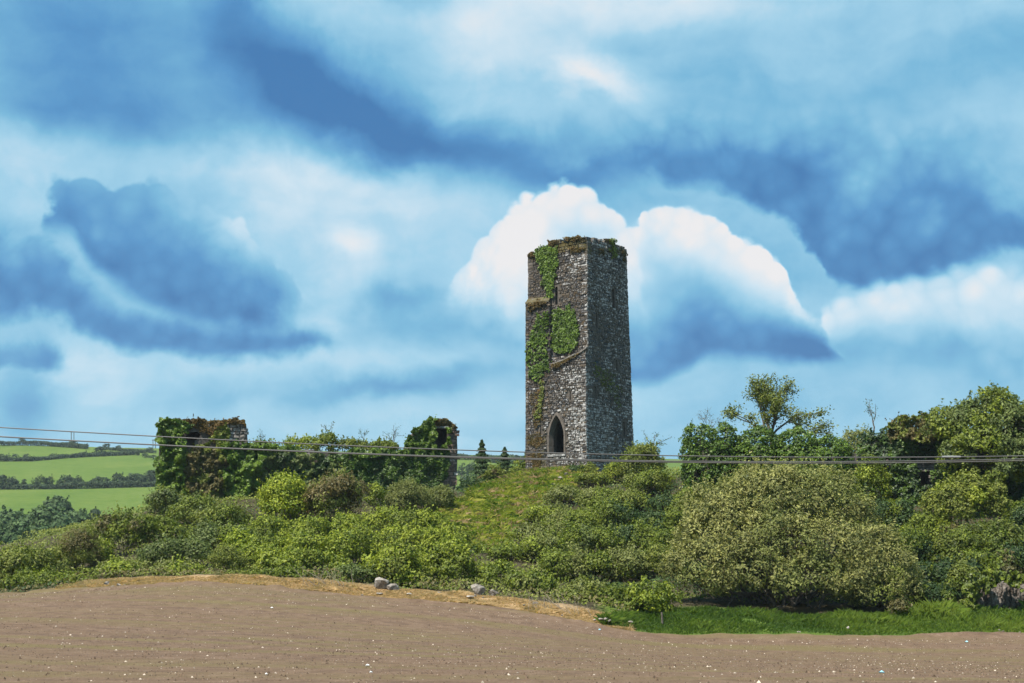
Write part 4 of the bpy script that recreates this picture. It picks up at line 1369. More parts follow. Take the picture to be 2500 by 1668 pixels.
PR = Plane(1668, 97, 2110, 95)
right_ruin = ruin('ruined_wall', 'overgrown ruined wall beside the tower, hidden under rounded ivy heads', PR,
    [(1684, 1250), (1684, 1100), (1700, 1076), (1780, 1080), (1850, 1090), (2000, 1095), (2110, 1110), (2110, 1260)], 1.6)
PR2 = Plane(2100, 90, 2560, 85)
HOLE3 = [(2246, 1152), (2272, 1150), (2276, 1184), (2250, 1188)]
HOLE4 = [(2254, 1204), (2272, 1204), (2272, 1234), (2256, 1234)]
far_ruin = ruin('ruined_gable', 'tall overgrown ruined gable with two small dark openings', PR2,
    [(2112, 1320), (2112, 1095), (2150, 1066), (2240, 1050), (2330, 1050), (2420, 1050), (2560, 1050), (2560, 1330)], 1.6, [HOLE3, HOLE4])
face_stones(far_ruin, PR2, [[(2238, 1128), (2290, 1126), (2290, 1152), (2240, 1152)], [(2296, 1140), (2318, 1138), (2318, 1165), (2298, 1168)], [(2236, 1150), (2247, 1150), (2250, 1240), (2238, 1240)], [(2273, 1150), (2284, 1150), (2282, 1240), (2273, 1240)]], (.17, .15, .135), .25, .1, maxparts=80)
wall_ivy('ivy', 'dark ivy curtain round the two openings of the ruined gable', 'ivy', PR2,
         [[(2100, 1070), (2160, 1045), (2240, 1040), (2330, 1040), (2340, 1120), (2320, 1160), (2330, 1240), (2330, 1330), (2100, 1330)]], 11875, .18, 'ivy', off=(.05, .8), tone=-.45, holes=[HOLE3, HOLE4, [(2240, 1130), (2284, 1128), (2284, 1150), (2242, 1150)]], pal2='dark', mixp=.5, scale=40)
wall_ivy('ivy', 'brown thorny tangle crowning the ruined gable', 'creeper', PR2,
         [[(2165, 1045), (2200, 1022), (2250, 1014), (2290, 1018), (2312, 1040), (2310, 1075), (2270, 1085), (2210, 1070), (2180, 1080)]], 4750, .15, 'brown', off=(.2, 1.2), tone=-.1, pal2='olive', mixp=.5, mat=M_LEAF, shoots=.2)
wall_ivy('ivy', 'dark ivy hanging from the ruined gable under the ash tree', 'ivy', PR2,
         [[(2330, 1060), (2540, 1040), (2540, 1330), (2330, 1330)]], 10625, .18, 'ivy', off=(.05, 1.0), tone=-.3, pal2='dark', mixp=.55, scale=40)

# bare old wall face at the foot of the bank
def m_flaky(N):
    pos = N.new('ShaderNodeNewGeometry').outputs['Position']
    st = N.new('ShaderNodeMapping'); st.inputs['Scale'].default_value = (1, 1, .22); N.put(st.inputs[0], pos)
    a = N.noise(st.outputs[0], 4.5, 5, .65); b = N.noise(pos, 13, 4, .65)
    c = N.ramp(N.m('ADD', N.m('MULTIPLY', a, .7), N.m('MULTIPLY', b, .3)), [(.33, (.030, .023, .017, 1)), (.47, (.095, .078, .064, 1)), (.60, (.20, .175, .155, 1)), (.72, (.36, .33, .31, 1))])
    return princ(N, c, .9, .15, bump(N, N.m('ADD', a, b), .8, .06)), None
M_FLAKY = material('flaky_limestone', m_flaky)
def foot_wall():
    base = at(2435, 1512, 68)
    root = empty('stone_face', base)
    tag(root, 'bare grey flaky stone face at the foot of the overgrown bank', 'rock')
    pl = Plane(2360, 68.9, 2600, 67.9)
    nx, ny = 90, 34
    X, Y = np.meshgrid(np.linspace(2352, 2600, nx), np.linspace(0, 1, ny))
    top = 1420 + 26 * (fbm(X / 20, X * 0, 0, 92, 3) - .5) + 50 * np.clip((2385 - X) / 33, 0, 1) ** 2
    Yp = top + (1524 - top) * Y
    P = pl.hit(X.ravel(), Yp.ravel()).reshape(ny, nx, 3)
    rel = .8 * fbm(X / 22, Yp / 50, 0, 90, 3) + .35 * fbm(X / 4, Yp / 12, 0, 93, 3) + .30 * Y - .9 * np.clip((2372 - X) / 20, 0, 1)
    rel[0] -= .9; rel[1] -= .15
    P = P + pl.n * rel[..., None]
    i = (np.arange(ny - 1)[:, None] * nx + np.arange(nx - 1)[None]).ravel()
    F = np.stack([i, i + nx, i + nx + 1, i + 1], -1)
    V = np.vstack([P.reshape(-1, 3)])
    mesh_obj('rock_face', V, F, M_FLAKY, root)
    q = pl.hit([2438, 2450, 2449, 2439], [1446, 1445, 1474, 1476]) + pl.n * .66
    mesh_obj('paint_mark', np.vstack([q - pl.n * .5, q]), [tuple(f) for f in BLOCK_F], MATS_BLUE, root)
def m_blue(N):
    n = N.noise(N.new('ShaderNodeNewGeometry').outputs['Position'], 9, 3)
    return princ(N, N.ramp(n, [(.35, (.02, .07, .16, 1)), (.7, (.06, .15, .26, 1))]), .8, .2), None
MATS_BLUE = material('faded_blue_paint', m_blue)
foot_wall()

# low ivy-topped wall behind the mound crest
PB = Plane(1130, 119, 1300, 121)
low = ruin('garden_wall', 'low ivy-topped stone wall behind the crest of the grassy mound', PB, [(1122, 1235), (1124, 1190), (1165, 1178), (1215, 1165), (1292, 1162), (1292, 1215)], .8)
face_stones(low, PB, [[(1160, 1180), (1225, 1168), (1225, 1200), (1160, 1205)]], (.12, .095, .075), .12, .1, maxparts=60)
wall_ivy('ivy', 'brownish creeper draped over the low wall behind the mound', 'creeper', PB, [[(1150, 1170), (1200, 1150), (1290, 1155), (1290, 1168), (1215, 1172), (1165, 1186)]], 1875, .20, 'olive', off=(.05, .4), tone=.0, pal2='brown', mixp=.5, mat=M_LEAF, edge=5, shoots=.08)

wall_ivy('ivy', 'sunlit ivy rolling over the top of the ruined wall beside the stump', 'ivy', PL, [[(604, 1084), (640, 1082), (720, 1090), (740, 1094), (740, 1106), (640, 1112), (600, 1104)]], 1800, .19, 'ivy', off=(.1, .6), tone=.5, edge=6, shoots=.06)
wall_ivy('ivy', 'ragged ivy along the wall top towards the broken pier', 'ivy', PL, [[(850, 1096), (920, 1098), (990, 1100), (1000, 1118), (860, 1118)]], 1800, .19, 'ivy', off=(.1, .5), tone=.1, edge=6, shoots=.08)

# ------------------------------------------------------------------ shrubs and trees
def lobes_for(x, y, z0, ztop, W, nl, flat=.8, seed=None, up=.5):
    """a lumpy dome: one broad heart and several heads round it"""
    H = ztop - z0
    L = [(x, y, z0 + H * .42, W * .36, W * .36 * flat, H * .44)]
    for i in range(nl):
        a = rng.uniform(0, 2 * math.pi); r = W * .5 * rng.uniform(.35, .74)
        hh = H * rng.uniform(.30, .80) * (1 - .35 * (r / (W * .5)) ** 2)
        rr = W * rng.uniform(.15, .26)
        L.append((x + math.cos(a) * r, y + math.sin(a) * r * flat, z0 + hh, rr, rr, min(rr * rng.uniform(.75, 1.1), H * .4)))
    L.append((x + rng.normal(0, .06) * W, y, ztop - H * .24, W * .24, W * .22, H * .24))
    return L

def bush(name, label, cat, cx, top, w, d, pal, size=.17, nl=6, dens=1.0, group=None, spray=None, tips=.12, tone=0.0, pal2=None, mixp=0.0, stem=True, upright=0.0, mat=None, lobes=None, aspect=.62, up=-.45, base=None, flat=.85, twigs=7):
    p = at(cx, top, d)
    z0 = gz1(p[0], d) if base is None else at(cx, base, d)[2]
    W = w / FPX * d
    z0 = min(z0, p[2] - .4)
    L = lobes or lobes_for(p[0], d, z0, p[2] - size * .5, W, nl, flat)
    root = empty(name, (p[0], d, z0))
    tag(root, label, cat, group)
    La = np.array(L)
    area = sum(4 * (l[3] * l[5] + l[3] * l[4] * .5) for l in La) * .62
    size = size * .86
    n = int(np.clip(dens * area * 4.5 / (size * size * aspect), 400, 60000))
    P, nr, col, sz = crown(L, n, size, pal, spray or float(np.clip(W * .13, .28, .55)), tips, up, tone, pal2=pal2, mixp=mixp, upright=upright)
    k = P[:, 2] > gz(P[:, 0], P[:, 1]) - .05
    leaf_mesh('foliage', P[k], nr[k], col[k], sz[k], mat or M_LEAF, root, aspect)
    if stem:
        V, F = stems((p[0], d, z0), L, twigs, max(.025, W * .012))
        mesh_obj('stems', V, F, M_BARK, root)
    return root

S = 'shrub'
# --- along the far left
bush('shrub', 'dense olive bush at the left corner of the ploughed field', S, 70, 1338, 200, 79, 'olive', nl=8, pal2='mid', mixp=.4)
bush('shrub', 'bushy low green shrub in front of the olive corner bush', S, 85, 1398, 150, 75.5, 'mid', nl=6, pal2='lime', mixp=.3)
bush('thorn_bush', 'brownish twiggy thorn bush beside the olive corner bush', 'thorn bush', 190, 1288, 140, 81, 'olive', nl=7, pal2='brown', mixp=.35,  tips=.2, size=.10)
bush('shrub', 'tall dark green bush with a russet top below the squat ruin stump', S, 300, 1240, 130, 85, 'mid', nl=7, pal2='brown', mixp=.28, size=.2, tone=-.1)
bush('shrub', 'sunny yellow-green bush between the thorn bush and the russet-topped bush', S, 238, 1312, 90, 83, 'lime', nl=5)
bush('bramble_bush', 'pale flowering bramble beside the straw verge', 'bramble', 300, 1372, 150, 76, 'greyish', nl=6, pal2='lime', mixp=.35)
bush('shrub', 'grassy low green shrub at the tip of the straw verge', S, 190, 1408, 120, 74.5, 'mid', nl=5, tone=.2)
# --- slope below the squat ruin stump
bush('shrub', 'round grey-green bush leaning against the squat ruin stump', S, 405, 1198, 110, 95, 'bluish', nl=6, pal2='olive', mixp=.3)
bush('shrub', 'leafy green bush under the brownish creeper tangle', S, 470, 1212, 130, 92, 'mid', nl=6, pal2='bluish', mixp=.4)
bush('shrub', 'olive bush on the slope under the fresh ivy fall', S, 555, 1230, 130, 89, 'olive', nl=6, pal2='mid', mixp=.4)
bush('shrub', 'yellow-green shrub at the outer foot of the squat ruin stump', S, 390, 1192, 44, 97, 'lime', nl=3, tone=.3)
bush('bramble_bush', 'dark blue-green bramble on the slope below the stump', 'bramble', 390, 1262, 120, 86, 'mid', nl=6, tone=-.15)
bush('bramble_bush', 'blue-green bramble mound above the straw verge', 'bramble', 435, 1320, 150, 79, 'bluish', nl=7)
bush('bramble_bush', 'large pale bramble mound between the slope bushes', 'bramble', 540, 1285, 150, 83, 'bluish', nl=7, pal2='mid', mixp=.4)
bush('shrub', 'low mixed green shrub over the straw verge', S, 440, 1375, 150, 75, 'greyish', nl=6, pal2='lime', mixp=.4)
bush('shrub', 'bright yellow shrub top on the middle of the slope', S, 590, 1295, 110, 81, 'bright', nl=5)
bush('shrub', 'twiggy olive bush on thin stems at the verge', S, 560, 1335, 100, 74, 'olive', nl=5, tips=.2, size=.10)
bush('elder_bush', 'brilliant yellow-green elder bush in front of the ruined wall', S, 708, 1156, 150, 91, 'bright', nl=9, size=.19, tone=.2)
bush('thorn_bush', 'broad russet-tinged hawthorn in front of the dark ivy sheet', 'thorn bush', 822, 1150, 165, 91, 'brown', nl=9, size=.17, pal2='olive', mixp=.4, tips=.2, tone=.15)
bush('shrub', 'small yellow-green shrub between the hawthorn and the willow scrub', S, 915, 1178, 60, 96, 'lime', nl=4)
bush('willow_scrub', 'upright grey-green willow scrub before the broken wall pier', S, 1000, 1182, 120, 97, 'greyish', nl=7, upright=1.6, tips=.5, size=.17, tone=-.25, aspect=.35)
bush('willow_scrub', 'upright grey-green willow scrub at the foot of the broken wall pier', S, 1072, 1192, 90, 98, 'greyish', nl=6, upright=1.6, tips=.5, size=.17, tone=-.3, aspect=.35)
bush('shrub', 'dark bush in the gap behind the broken wall pier', S, 1150, 1168, 80, 114, 'dark', nl=5, size=.19)
# --- the light green thicket under the mound
for (cx, top, w, d, lab) in [(660, 1258, 130, 85, 'light green thicket bush just under the left half of the elder'), (760, 1262, 130, 84, 'light green thicket bush under the join of elder and hawthorn'), (860, 1256, 130, 85, 'light green thicket bush under the right edge of the hawthorn'),
                             (950, 1240, 120, 89, 'light green thicket bush under the willow scrub'), (1040, 1250, 120, 87, 'light green thicket bush where the willow scrub meets the mound'), (1110, 1280, 90, 84, 'light green thicket bush against the foot of the grassy mound'),
                             (640, 1306, 140, 78, 'light green thicket bush next to the bright yellow shrub top'), (740, 1300, 140, 78.5, 'light green bush in the heart of the thicket below the elder'), (850, 1296, 140, 79, 'light green bush in the heart of the thicket below the hawthorn'),
                             (960, 1286, 140, 80, 'light green thicket bush above the overhanging bush'), (1060, 1290, 130, 80, 'light green thicket bush above the rounded bush by the cutting'),
                             (690, 1340, 130, 73, 'light green thicket bush above the dark verge bramble'), (800, 1344, 120, 73.5, 'light green thicket bush above the rust-stemmed bramble')]:
    bush('blackthorn_bush', lab, S, cx, top, w, d, 'lime', nl=6, group='light green thicket bushes below the ruined wall', pal2='mid', mixp=.22, size=.17, tips=.18)
bush('blackthorn_bush', 'large overhanging light green bush above the pale boulder', S, 970, 1330, 170, 71.5, 'lime', nl=9, pal2='olive', mixp=.35, tips=.18, size=.18, base=1462)
bush('blackthorn_bush', 'rounded light green bush beside the dark rocky cutting', S, 1095, 1310, 150, 73, 'lime', nl=8, pal2='mid', mixp=.35, tips=.18, size=.18, base=1462)
bush('bramble_bush', 'pale blue-green bramble at the verge left of the pale boulder', 'bramble', 860, 1378, 100, 70.5, 'bluish', nl=5)
bush('bramble_bush', 'dark bramble over the verge left of the pale boulder', 'bramble', 690, 1392, 130, 70.5, 'mid', nl=6, tone=-.2)
bush('bramble_bush', 'rust-stemmed bramble tangle beside the pale boulder', 'bramble', 800, 1410, 110, 69.5, 'olive', nl=5, tips=.25, pal2='brown', mixp=.4)
bush('bramble_bush', 'low bramble creeping over the crest of the straw verge', 'bramble', 600, 1395, 110, 71, 'mid', nl=5, pal2='olive', mixp=.4)
# --- right flank of the mound
FL = [(1440, 1160, 100, 106, 'olive', 'mid', 'olive bramble directly below the front corner of the tower'), (1390, 1188, 110, 101, 'greyish', 'mid', 'pale bramble along the upper right edge of the mound grass'), (1340, 1232, 110, 95, 'greyish', 'lime', 'pale bramble along the middle right edge of the mound grass'),
      (1460, 1196, 130, 98, 'mid', 'greyish', 'green bramble under the yellow-flushed shrub'), (1285, 1284, 110, 88, 'greyish', 'mid', 'pale bramble along the lower right edge of the mound grass'), (1390, 1248, 140, 91, 'mid', 'greyish', 'green bramble in the middle of the right flank'),
      (1500, 1228, 140, 92, 'mid', 'dark', 'deep green bramble below the loose green bush'), (1330, 1312, 140, 82, 'greyish', 'lime', 'pale bramble above the cutting and the grey boulder'), (1440, 1290, 140, 84, 'mid', 'bluish', 'blue-tinged bramble in the lower middle of the right flank'),
      (1550, 1280, 140, 85, 'mid', 'dark', 'deep green bramble touching the great willow'), (1390, 1345, 150, 77, 'greyish', 'mid', 'pale bramble above the dead stalks'), (1500, 1345, 150, 77, 'greyish', 'mid', 'pale bramble above the dense dark bush'),
      (1600, 1325, 120, 78, 'olive', 'mid', 'olive bramble between the young bush and the willow'), (1245, 1335, 110, 82, 'mid', 'lime', 'green bramble at the lowest tip of the mound grass'),
      (1550, 1200, 120, 96, 'mid', 'olive', 'green bramble under the tall olive bush'), (1440, 1240, 110, 95, 'greyish', 'mid', 'grey-green bramble in the upper middle of the right flank'), (1350, 1275, 110, 88, 'mid', 'greyish', 'green bramble between pale ones beside the mound grass'), (1620, 1250, 120, 88, 'mid', 'dark', 'deep green bramble behind the willow edge')]
for (cx, top, w, d, pal, p2, lab) in FL:
    bush('bramble_bush', lab, 'bramble', cx, top, w, d, pal, nl=7, group='brambles on the right flank of the mound', pal2=p2, mixp=.4, size=.17, tips=.14)
bush('bramble_bush', 'leafy green bramble above the dark rocky cutting', 'bramble', 1215, 1368, 110, 73, 'mid', nl=6, pal2='lime', mixp=.4)
bush('bramble_bush', 'bramble spilling over the straw verge behind the grey boulder', 'bramble', 1300, 1398, 140, 70.5, 'mid', nl=7, pal2='greyish', mixp=.4)
bush('bramble_bush', 'bramble with dead stalks above the loose stones', 'bramble', 1410, 1412, 130, 68.5, 'greyish', nl=6, pal2='olive', mixp=.4, base=1500)
bush('shrub', 'dense dark bush between the dead stalks and the wooden post', S, 1500, 1420, 110, 67.5, 'mid', nl=6, tone=-.25, base=1525)
bush('shrub', 'young yellow-green bush overhanging the wooden post', S, 1595, 1408, 130, 66, 'lime', nl=7, size=.19, pal2='mid', mixp=.3, base=1535, tone=-.1)
bush('shrub', 'yellow-flushed shrub against the right foot of the tower', S, 1498, 1128, 64, 106, 'lime', nl=5, pal2='brown', mixp=.2)
bush('shrub', 'tall olive bush rising beside the right foot of the tower', S, 1566, 1082, 130, 105, 'olive', nl=8, pal2='mid', mixp=.4, size=.19)
bush('shrub', 'loose green bush below the tall olive bush', S, 1590, 1150, 130, 99, 'mid', nl=7, pal2='olive', mixp=.4, size=.19)
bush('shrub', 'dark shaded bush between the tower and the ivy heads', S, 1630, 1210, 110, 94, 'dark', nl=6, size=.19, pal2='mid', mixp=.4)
bush('shrub', 'weedy green tuft at the foot of the tower wall', S, 1402, 1134, 42, 110.2, 'dark', nl=4, tone=.2, stem=False)
bush('shrub', 'nettle clump beside the front corner of the tower', S, 1440, 1130, 36, 109.5, 'olive', nl=4, upright=1.0, tips=.3, stem=False)
# --- great willow
def great_willow():
    d = 70.0
    L = []
    for (px, py, rw, rh, dd) in [(1900, 1235, 150, 95, 71), (1800, 1270, 120, 95, 70.5), (2010, 1265, 120, 90, 70.5), (1740, 1330, 95, 85, 69.5), (1900, 1340, 130, 95, 69), (2040, 1350, 110, 90, 69), (1830, 1410, 120, 80, 68.5),
                                 (1960, 1420, 130, 75, 68.5), (1700, 1400, 80, 80, 68.5), (2090, 1420, 90, 75, 68.5), (1860, 1190, 70, 50, 71.5), (2020, 1195, 60, 48, 71.5), (1950, 1175, 60, 40, 72), (1725, 1230, 50, 50, 71), (2080, 1280, 55, 50, 71)]:
        c = at(px, py, dd); k = dd / FPX
        L.append((c[0], c[1], c[2], rw * k, rw * k * .8, rh * k))
    bush('willow_bush', 'great pale grey-green willow bush over the grass strip', 'willow', 1900, 1140, 520, d, 'willow', size=.2, lobes=L, pal2='greyish', mixp=.35, tips=.22, dens=1.0, aspect=.42, twigs=26, upright=.3, base=1515)
great_willow()
def small_willow():
    d = 68.5
    L = []
    for (px, py, rw, rh, dd) in [(2135, 1345, 70, 62, 69), (2170, 1390, 70, 65, 68.5), (2100, 1400, 60, 60, 68.2), (2150, 1450, 75, 55, 68), (2195, 1440, 50, 50, 68.3)]:
        c = at(px, py, dd); k = dd / FPX
        L.append((c[0], c[1], c[2], rw * k, rw * k * .8, rh * k))
    bush('willow_bush', 'smaller willow dome with reddish shoots beside the great willow', 'willow', 2140, 1285, 180, d, 'willow', size=.17, lobes=L, pal2='olive', mixp=.3, tips=.2, aspect=.42, tone=-.15, twigs=9, base=1515)
small_willow()
# --- ivy heads and trees beside the tower
def head(px, top, bot, w, d, label, tone=0.1, pal='ivy'):
    k = d / FPX
    L = []
    h = bot - top
    for j in range(4):
        t = j / 3
        c = at(px + rng.normal(0, w * .05), top + w * .36 + (h - w * .5) * t, d - .25 * math.sin(t * 3))
        L.append((c[0], c[1], c[2], w * .5 * k * (1 - .1 * abs(t - .4)), w * .42 * k, max(w * .40, h * .26) * k))
    L.append((*at(px - w * .3, top + h * .45, d - .3), w * .25 * k, w * .25 * k, h * .25 * k))
    L.append((*at(px + w * .3, top + h * .55, d - .3), w * .25 * k, w * .25 * k, h * .25 * k))
    bush('ivy', label, 'ivy', px, top, w, d, pal, size=.19, lobes=L, tone=tone, mat=M_IVY, aspect=.75, tips=.03, up=-.9, stem=False, dens=1.7, spray=.27)
head(1715, 1042, 1215, 100, 96.5, 'square-shouldered ivy block at the tower end of the overgrown wall', .15)
head(1770, 1046, 1200, 70, 96, 'narrow ivy fold between the ivy block and the round head under the thorn tree', -.05)
head(1855, 1046, 1210, 110, 95.5, 'round ivy head under the spreading thorn tree', .3)
head(1950, 1048, 1200, 104, 95, 'tall round ivy head right beside the one under the thorn tree', .25)
head(2030, 1068, 1210, 100, 94.5, 'lower ivy head sloping down towards the ruined gable', .15)
bush('shrub', 'bleached yellow-brown shrub beside the brown tangle', S, 2135, 1075, 70, 91, 'olive', nl=5, pal2='brown', mixp=.45, tone=.3)
bush('shrub', 'grey-green scrub on the skyline between ivy heads and brown tangle', S, 2085, 1045, 130, 97, 'greyish', nl=7, tone=-.1, tips=.25)
bush('shrub', 'yellow-green bush hanging below the bleached shrub', S, 2125, 1110, 110, 86, 'lime', nl=7, size=.17, tone=-.1, pal2='mid', mixp=.3)
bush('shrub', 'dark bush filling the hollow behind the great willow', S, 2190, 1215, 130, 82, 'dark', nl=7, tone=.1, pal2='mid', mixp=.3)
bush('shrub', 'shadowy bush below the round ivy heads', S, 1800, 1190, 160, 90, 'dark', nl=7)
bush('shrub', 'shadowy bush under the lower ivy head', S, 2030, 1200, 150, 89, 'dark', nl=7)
bush('shrub', 'loose green bush behind the left edge of the great willow', S, 1690, 1190, 120, 90, 'mid', nl=7, pal2='olive', mixp=.3, tone=-.1)
bush('shrub', 'deep green bush left of the great willow', S, 1640, 1290, 120, 80, 'mid', nl=7, tone=-.3)
bush('hawthorn_bush', 'yellowing hawthorn with drooping boughs before the ruined gable', 'thorn bush', 2345, 1150, 150, 79, 'olive', nl=9, tips=.2, size=.18, tone=.35, pal2='lime', mixp=.25, base=1290)
bush('hawthorn_bush', 'drooping olive hawthorn bough beside the yellowing hawthorn', 'thorn bush', 2425, 1170, 80, 78.5, 'olive', nl=6, tips=.2, size=.18, tone=.2, base=1290)
bush('shrub', 'light green weedy bush under the gable openings', S, 2265, 1250, 130, 79, 'mid', nl=7, pal2='lime', mixp=.35, tone=.1)
bush('shrub', 'tawny bush with dead leaves under the yellowing hawthorn', S, 2330, 1278, 90, 77.5, 'brown', nl=5, pal2='mid', mixp=.5)
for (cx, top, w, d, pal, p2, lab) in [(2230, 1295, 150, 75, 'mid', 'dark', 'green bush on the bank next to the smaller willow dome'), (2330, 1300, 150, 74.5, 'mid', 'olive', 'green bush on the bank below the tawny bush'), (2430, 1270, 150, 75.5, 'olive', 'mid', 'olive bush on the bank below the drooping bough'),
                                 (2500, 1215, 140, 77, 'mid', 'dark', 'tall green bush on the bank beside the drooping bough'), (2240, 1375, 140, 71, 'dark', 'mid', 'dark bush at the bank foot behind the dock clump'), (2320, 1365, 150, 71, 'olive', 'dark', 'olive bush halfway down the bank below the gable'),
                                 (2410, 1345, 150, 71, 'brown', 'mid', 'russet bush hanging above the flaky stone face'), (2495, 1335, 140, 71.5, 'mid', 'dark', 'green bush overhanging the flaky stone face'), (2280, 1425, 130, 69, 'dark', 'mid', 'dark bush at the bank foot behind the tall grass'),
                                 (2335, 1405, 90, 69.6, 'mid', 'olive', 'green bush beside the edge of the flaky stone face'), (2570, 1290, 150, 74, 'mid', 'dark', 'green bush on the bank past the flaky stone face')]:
    bush('shrub', lab, S, cx, top, w, d, pal, nl=7, group='bushes cloaking the bank below the ruined gable', pal2=p2, mixp=.5, tone=-.5)  # leaf tone lowered to paint the bank's deep shade into the colour
wall_ivy('ivy', 'ivy fringe hanging over the flaky stone face', 'ivy', Plane(2352, 68.0, 2600, 67.0), [[(2352, 1420), (2380, 1405), (2520, 1400), (2520, 1424), (2480, 1430), (2440, 1422), (2420, 1434), (2390, 1440), (2366, 1480), (2352, 1480)]], 2600, .17, 'mid', off=(.35, 1.1), tone=-.3, edge=14, shoots=.08)
bush('dock_clump', 'dried brown dock clump under the smaller willow dome', S, 2192, 1462, 50, 66.5, 'brown', nl=4, tone=-.2, upright=1.0, stem=False)
bush('shrub', 'sunny green scrub at the right skyline edge', S, 2495, 985, 90, 90, 'lime', nl=6, size=.19, tone=-.2)
# wall-top scrub
for (cx, top, w, lab, pal) in [(640, 1078, 90, 'low green scrub on the wall top next to the squat stump', 'mid'), (745, 1064, 80, 'yellow-green bush on top of the ruined wall', 'lime'), (800, 1056, 80, 'tallest bush sprouting on the ruined wall top', 'mid'),
                               (870, 1072, 90, 'olive scrub along the ruined wall top', 'olive'), (945, 1076, 80, 'round green bush on the wall top before the broken pier', 'mid')]:
    bush('wall_top_shrub', lab, S, cx, top, w, 106 + (cx - 800) / 400, pal, nl=5, size=.2, base=1112, tips=.25, twigs=4)

# --- trees grown branch by branch
def grow(p, dirv, ln, r, depth, paths, tipsl, spread=.55, gravity=.0, kids=(2, 3)):
    k = 5
    pts = [p]; d = dirv
    for i in range(k - 1):
        d = norm(d + rng.normal(0, .12, 3) + np.array((0, 0, gravity)))
        pts.append(pts[-1] + d * ln / (k - 1))
    pts = np.array(pts)
    paths.append((pts, np.linspace(r, r * .55, k)))
    if depth == 0:
        tipsl.append((pts, d)); return
    for c in range(rng.integers(kids[0], kids[1] + 1)):
        j = rng.integers(2, k)
        nd = norm(d + rng.normal(0, spread, 3))
        grow(pts[j], nd, ln * rng.uniform(.55, .8), r * .55, depth - 1, paths, tipsl, spread, gravity, kids)
    grow(pts[-1], norm(d + rng.normal(0, .2, 3)), ln * .7, r * .55, depth - 1, paths, tipsl, spread, gravity, kids)

def branch_tree(name, label, cat, base, heads, r, pal, nper, size, depth=2, ln=1.2, spread=.55, tone=0.0, leaf_spread=.16, group=None, kids=(2, 3), bare=0.0):
    """base: point; heads: list of first limb directions with lengths"""
    root = empty(name, base); tag(root, label, cat, group)
    base = np.asarray(base, float)
    paths, tl = [], []
    top = base + np.array((0, 0, heads['trunk']))
    paths.append((wander(base - (0, 0, .3), top, 5, .05), np.linspace(r * 1.2, r, 5)))
    for dv, l in heads['limbs']:
        grow(top - np.array((0, 0, heads['trunk'] * rng.uniform(0, .4))), norm(np.array(dv, float)), l, r * .6, depth, paths, tl, spread, kids=kids)
    V, F = tubes(paths, 4)
    mesh_obj('trunk', V, F, M_BARK, root)
    P = []
    for pts, d in tl:
        if rng.random() < bare: continue
        t = rng.random(nper) * (len(pts) - 1)
        i = np.minimum(t.astype(int), len(pts) - 2); f = (t - i)[:, None]
        P.append(pts[i] * (1 - f) + pts[i + 1] * f + rng.normal(0, leaf_spread, (nper, 3)))
    P = np.vstack(P)
    nr = rng.normal(0, .6, P.shape) + np.array((-.1, -.2, .8))
    leaf_mesh('crown', P, nr, leaf_colors(pal, len(P), rng.normal(tone, .3, len(P))), size * rng.uniform(.7, 1.3, len(P)), M_LEAF, root)
    return root
b = at(1885, 1085, 101)
branch_tree('hawthorn_tree', 'spreading open-crowned thorn tree standing above the ivy heads', 'tree', b,
            dict(trunk=.7, limbs=[((-1, 0, .75), 2.0), ((-.7, .2, 1.2), 2.2), ((-.25, 0, 1.3), 2.2), ((.1, .1, 1.4), 2.2), ((.5, 0, 1.2), 2.2), ((.9, -.1, .85), 2.1), ((1.2, 0, .4), 2.1), ((-1.2, 0, .35), 1.6), ((.4, -.5, .8), 1.6), ((-.4, -.5, .8), 1.6)]), .15, 'olive', 60, .19, depth=2, spread=.42, tone=.0, leaf_spread=.2)
b = at(960, 1098, 108)
branch_tree('sapling', 'thin wispy sapling on the wall top beside the broken pier', 'tree', b, dict(trunk=.3, limbs=[((-.3, 0, 1), .9), ((.1, 0, 1), 1.0), ((.4, 0, 1), .9)]), .05, 'dark', 10, .10, depth=1, tone=.3, leaf_spread=.1)
b = at(2132, 1050, 98)
branch_tree('sapling', 'single wispy sapling on the skyline before the brown tangle', 'tree', b, dict(trunk=.6, limbs=[((-.25, 0, 1), .9), ((0, 0, 1), 1.2), ((.3, 0, 1), .8)]), .05, 'dark', 12, .11, depth=1, tone=.3, leaf_spread=.1)
b = at(1595, 1100, 107)
branch_tree('sapling', 'wispy shoots above the tall olive bush by the tower', 'tree', b, dict(trunk=.3, limbs=[((-.5, 0, .8), .9), ((.2, 0, 1), .8), ((.7, 0, .8), 1.0)]), .05, 'dark', 14, .11, depth=1, tone=.5, leaf_spread=.1)
b = at(1730, 1062, 99)
branch_tree('sapling', 'dry twiggy sprays on top of the square ivy block', 'tree', b, dict(trunk=.2, limbs=[((-.6, 0, .8), .8), ((-.2, 0, 1), .9), ((.3, 0, 1), .8), ((.7, 0, .9), .7)]), .035, 'brown', 5, .08, depth=2, tone=-.3, leaf_spread=.06)
for (px, py, lab) in [(802, 1064, 'crooked sprig above the tallest wall-top bush'), (888, 1078, 'bare forked sprig on the ruined wall top'), (640, 1084, 'small leafy sprig on the wall near the squat stump')]:
    b = at(px, py, 107)
    branch_tree('sapling', lab, 'tree', b, dict(trunk=.2, limbs=[((-.4, 0, 1), .55), ((.3, 0, 1), .6)]), .03, 'dark', 7, .11, depth=1, tone=.4, leaf_spread=.08)
# dead bush against the wall
for (px, py, d, lab) in [(700, 1225, 99, 'bare grey dead bush against the ruined wall')]:
    root = empty('dead_bush', at(px, py, d)); tag(root, lab, 'dead bush')
    paths, tl = [], []
    for i in range(9):
        grow(np.array(root.location), norm(np.array((rng.normal(0, .9), rng.normal(-.3, .3), 1))), rng.uniform(.6, 1.0), .018, 2, paths, tl, .5)
    V, F = tubes(paths, 3); mesh_obj('stems', V, F, M_TWIG, root)

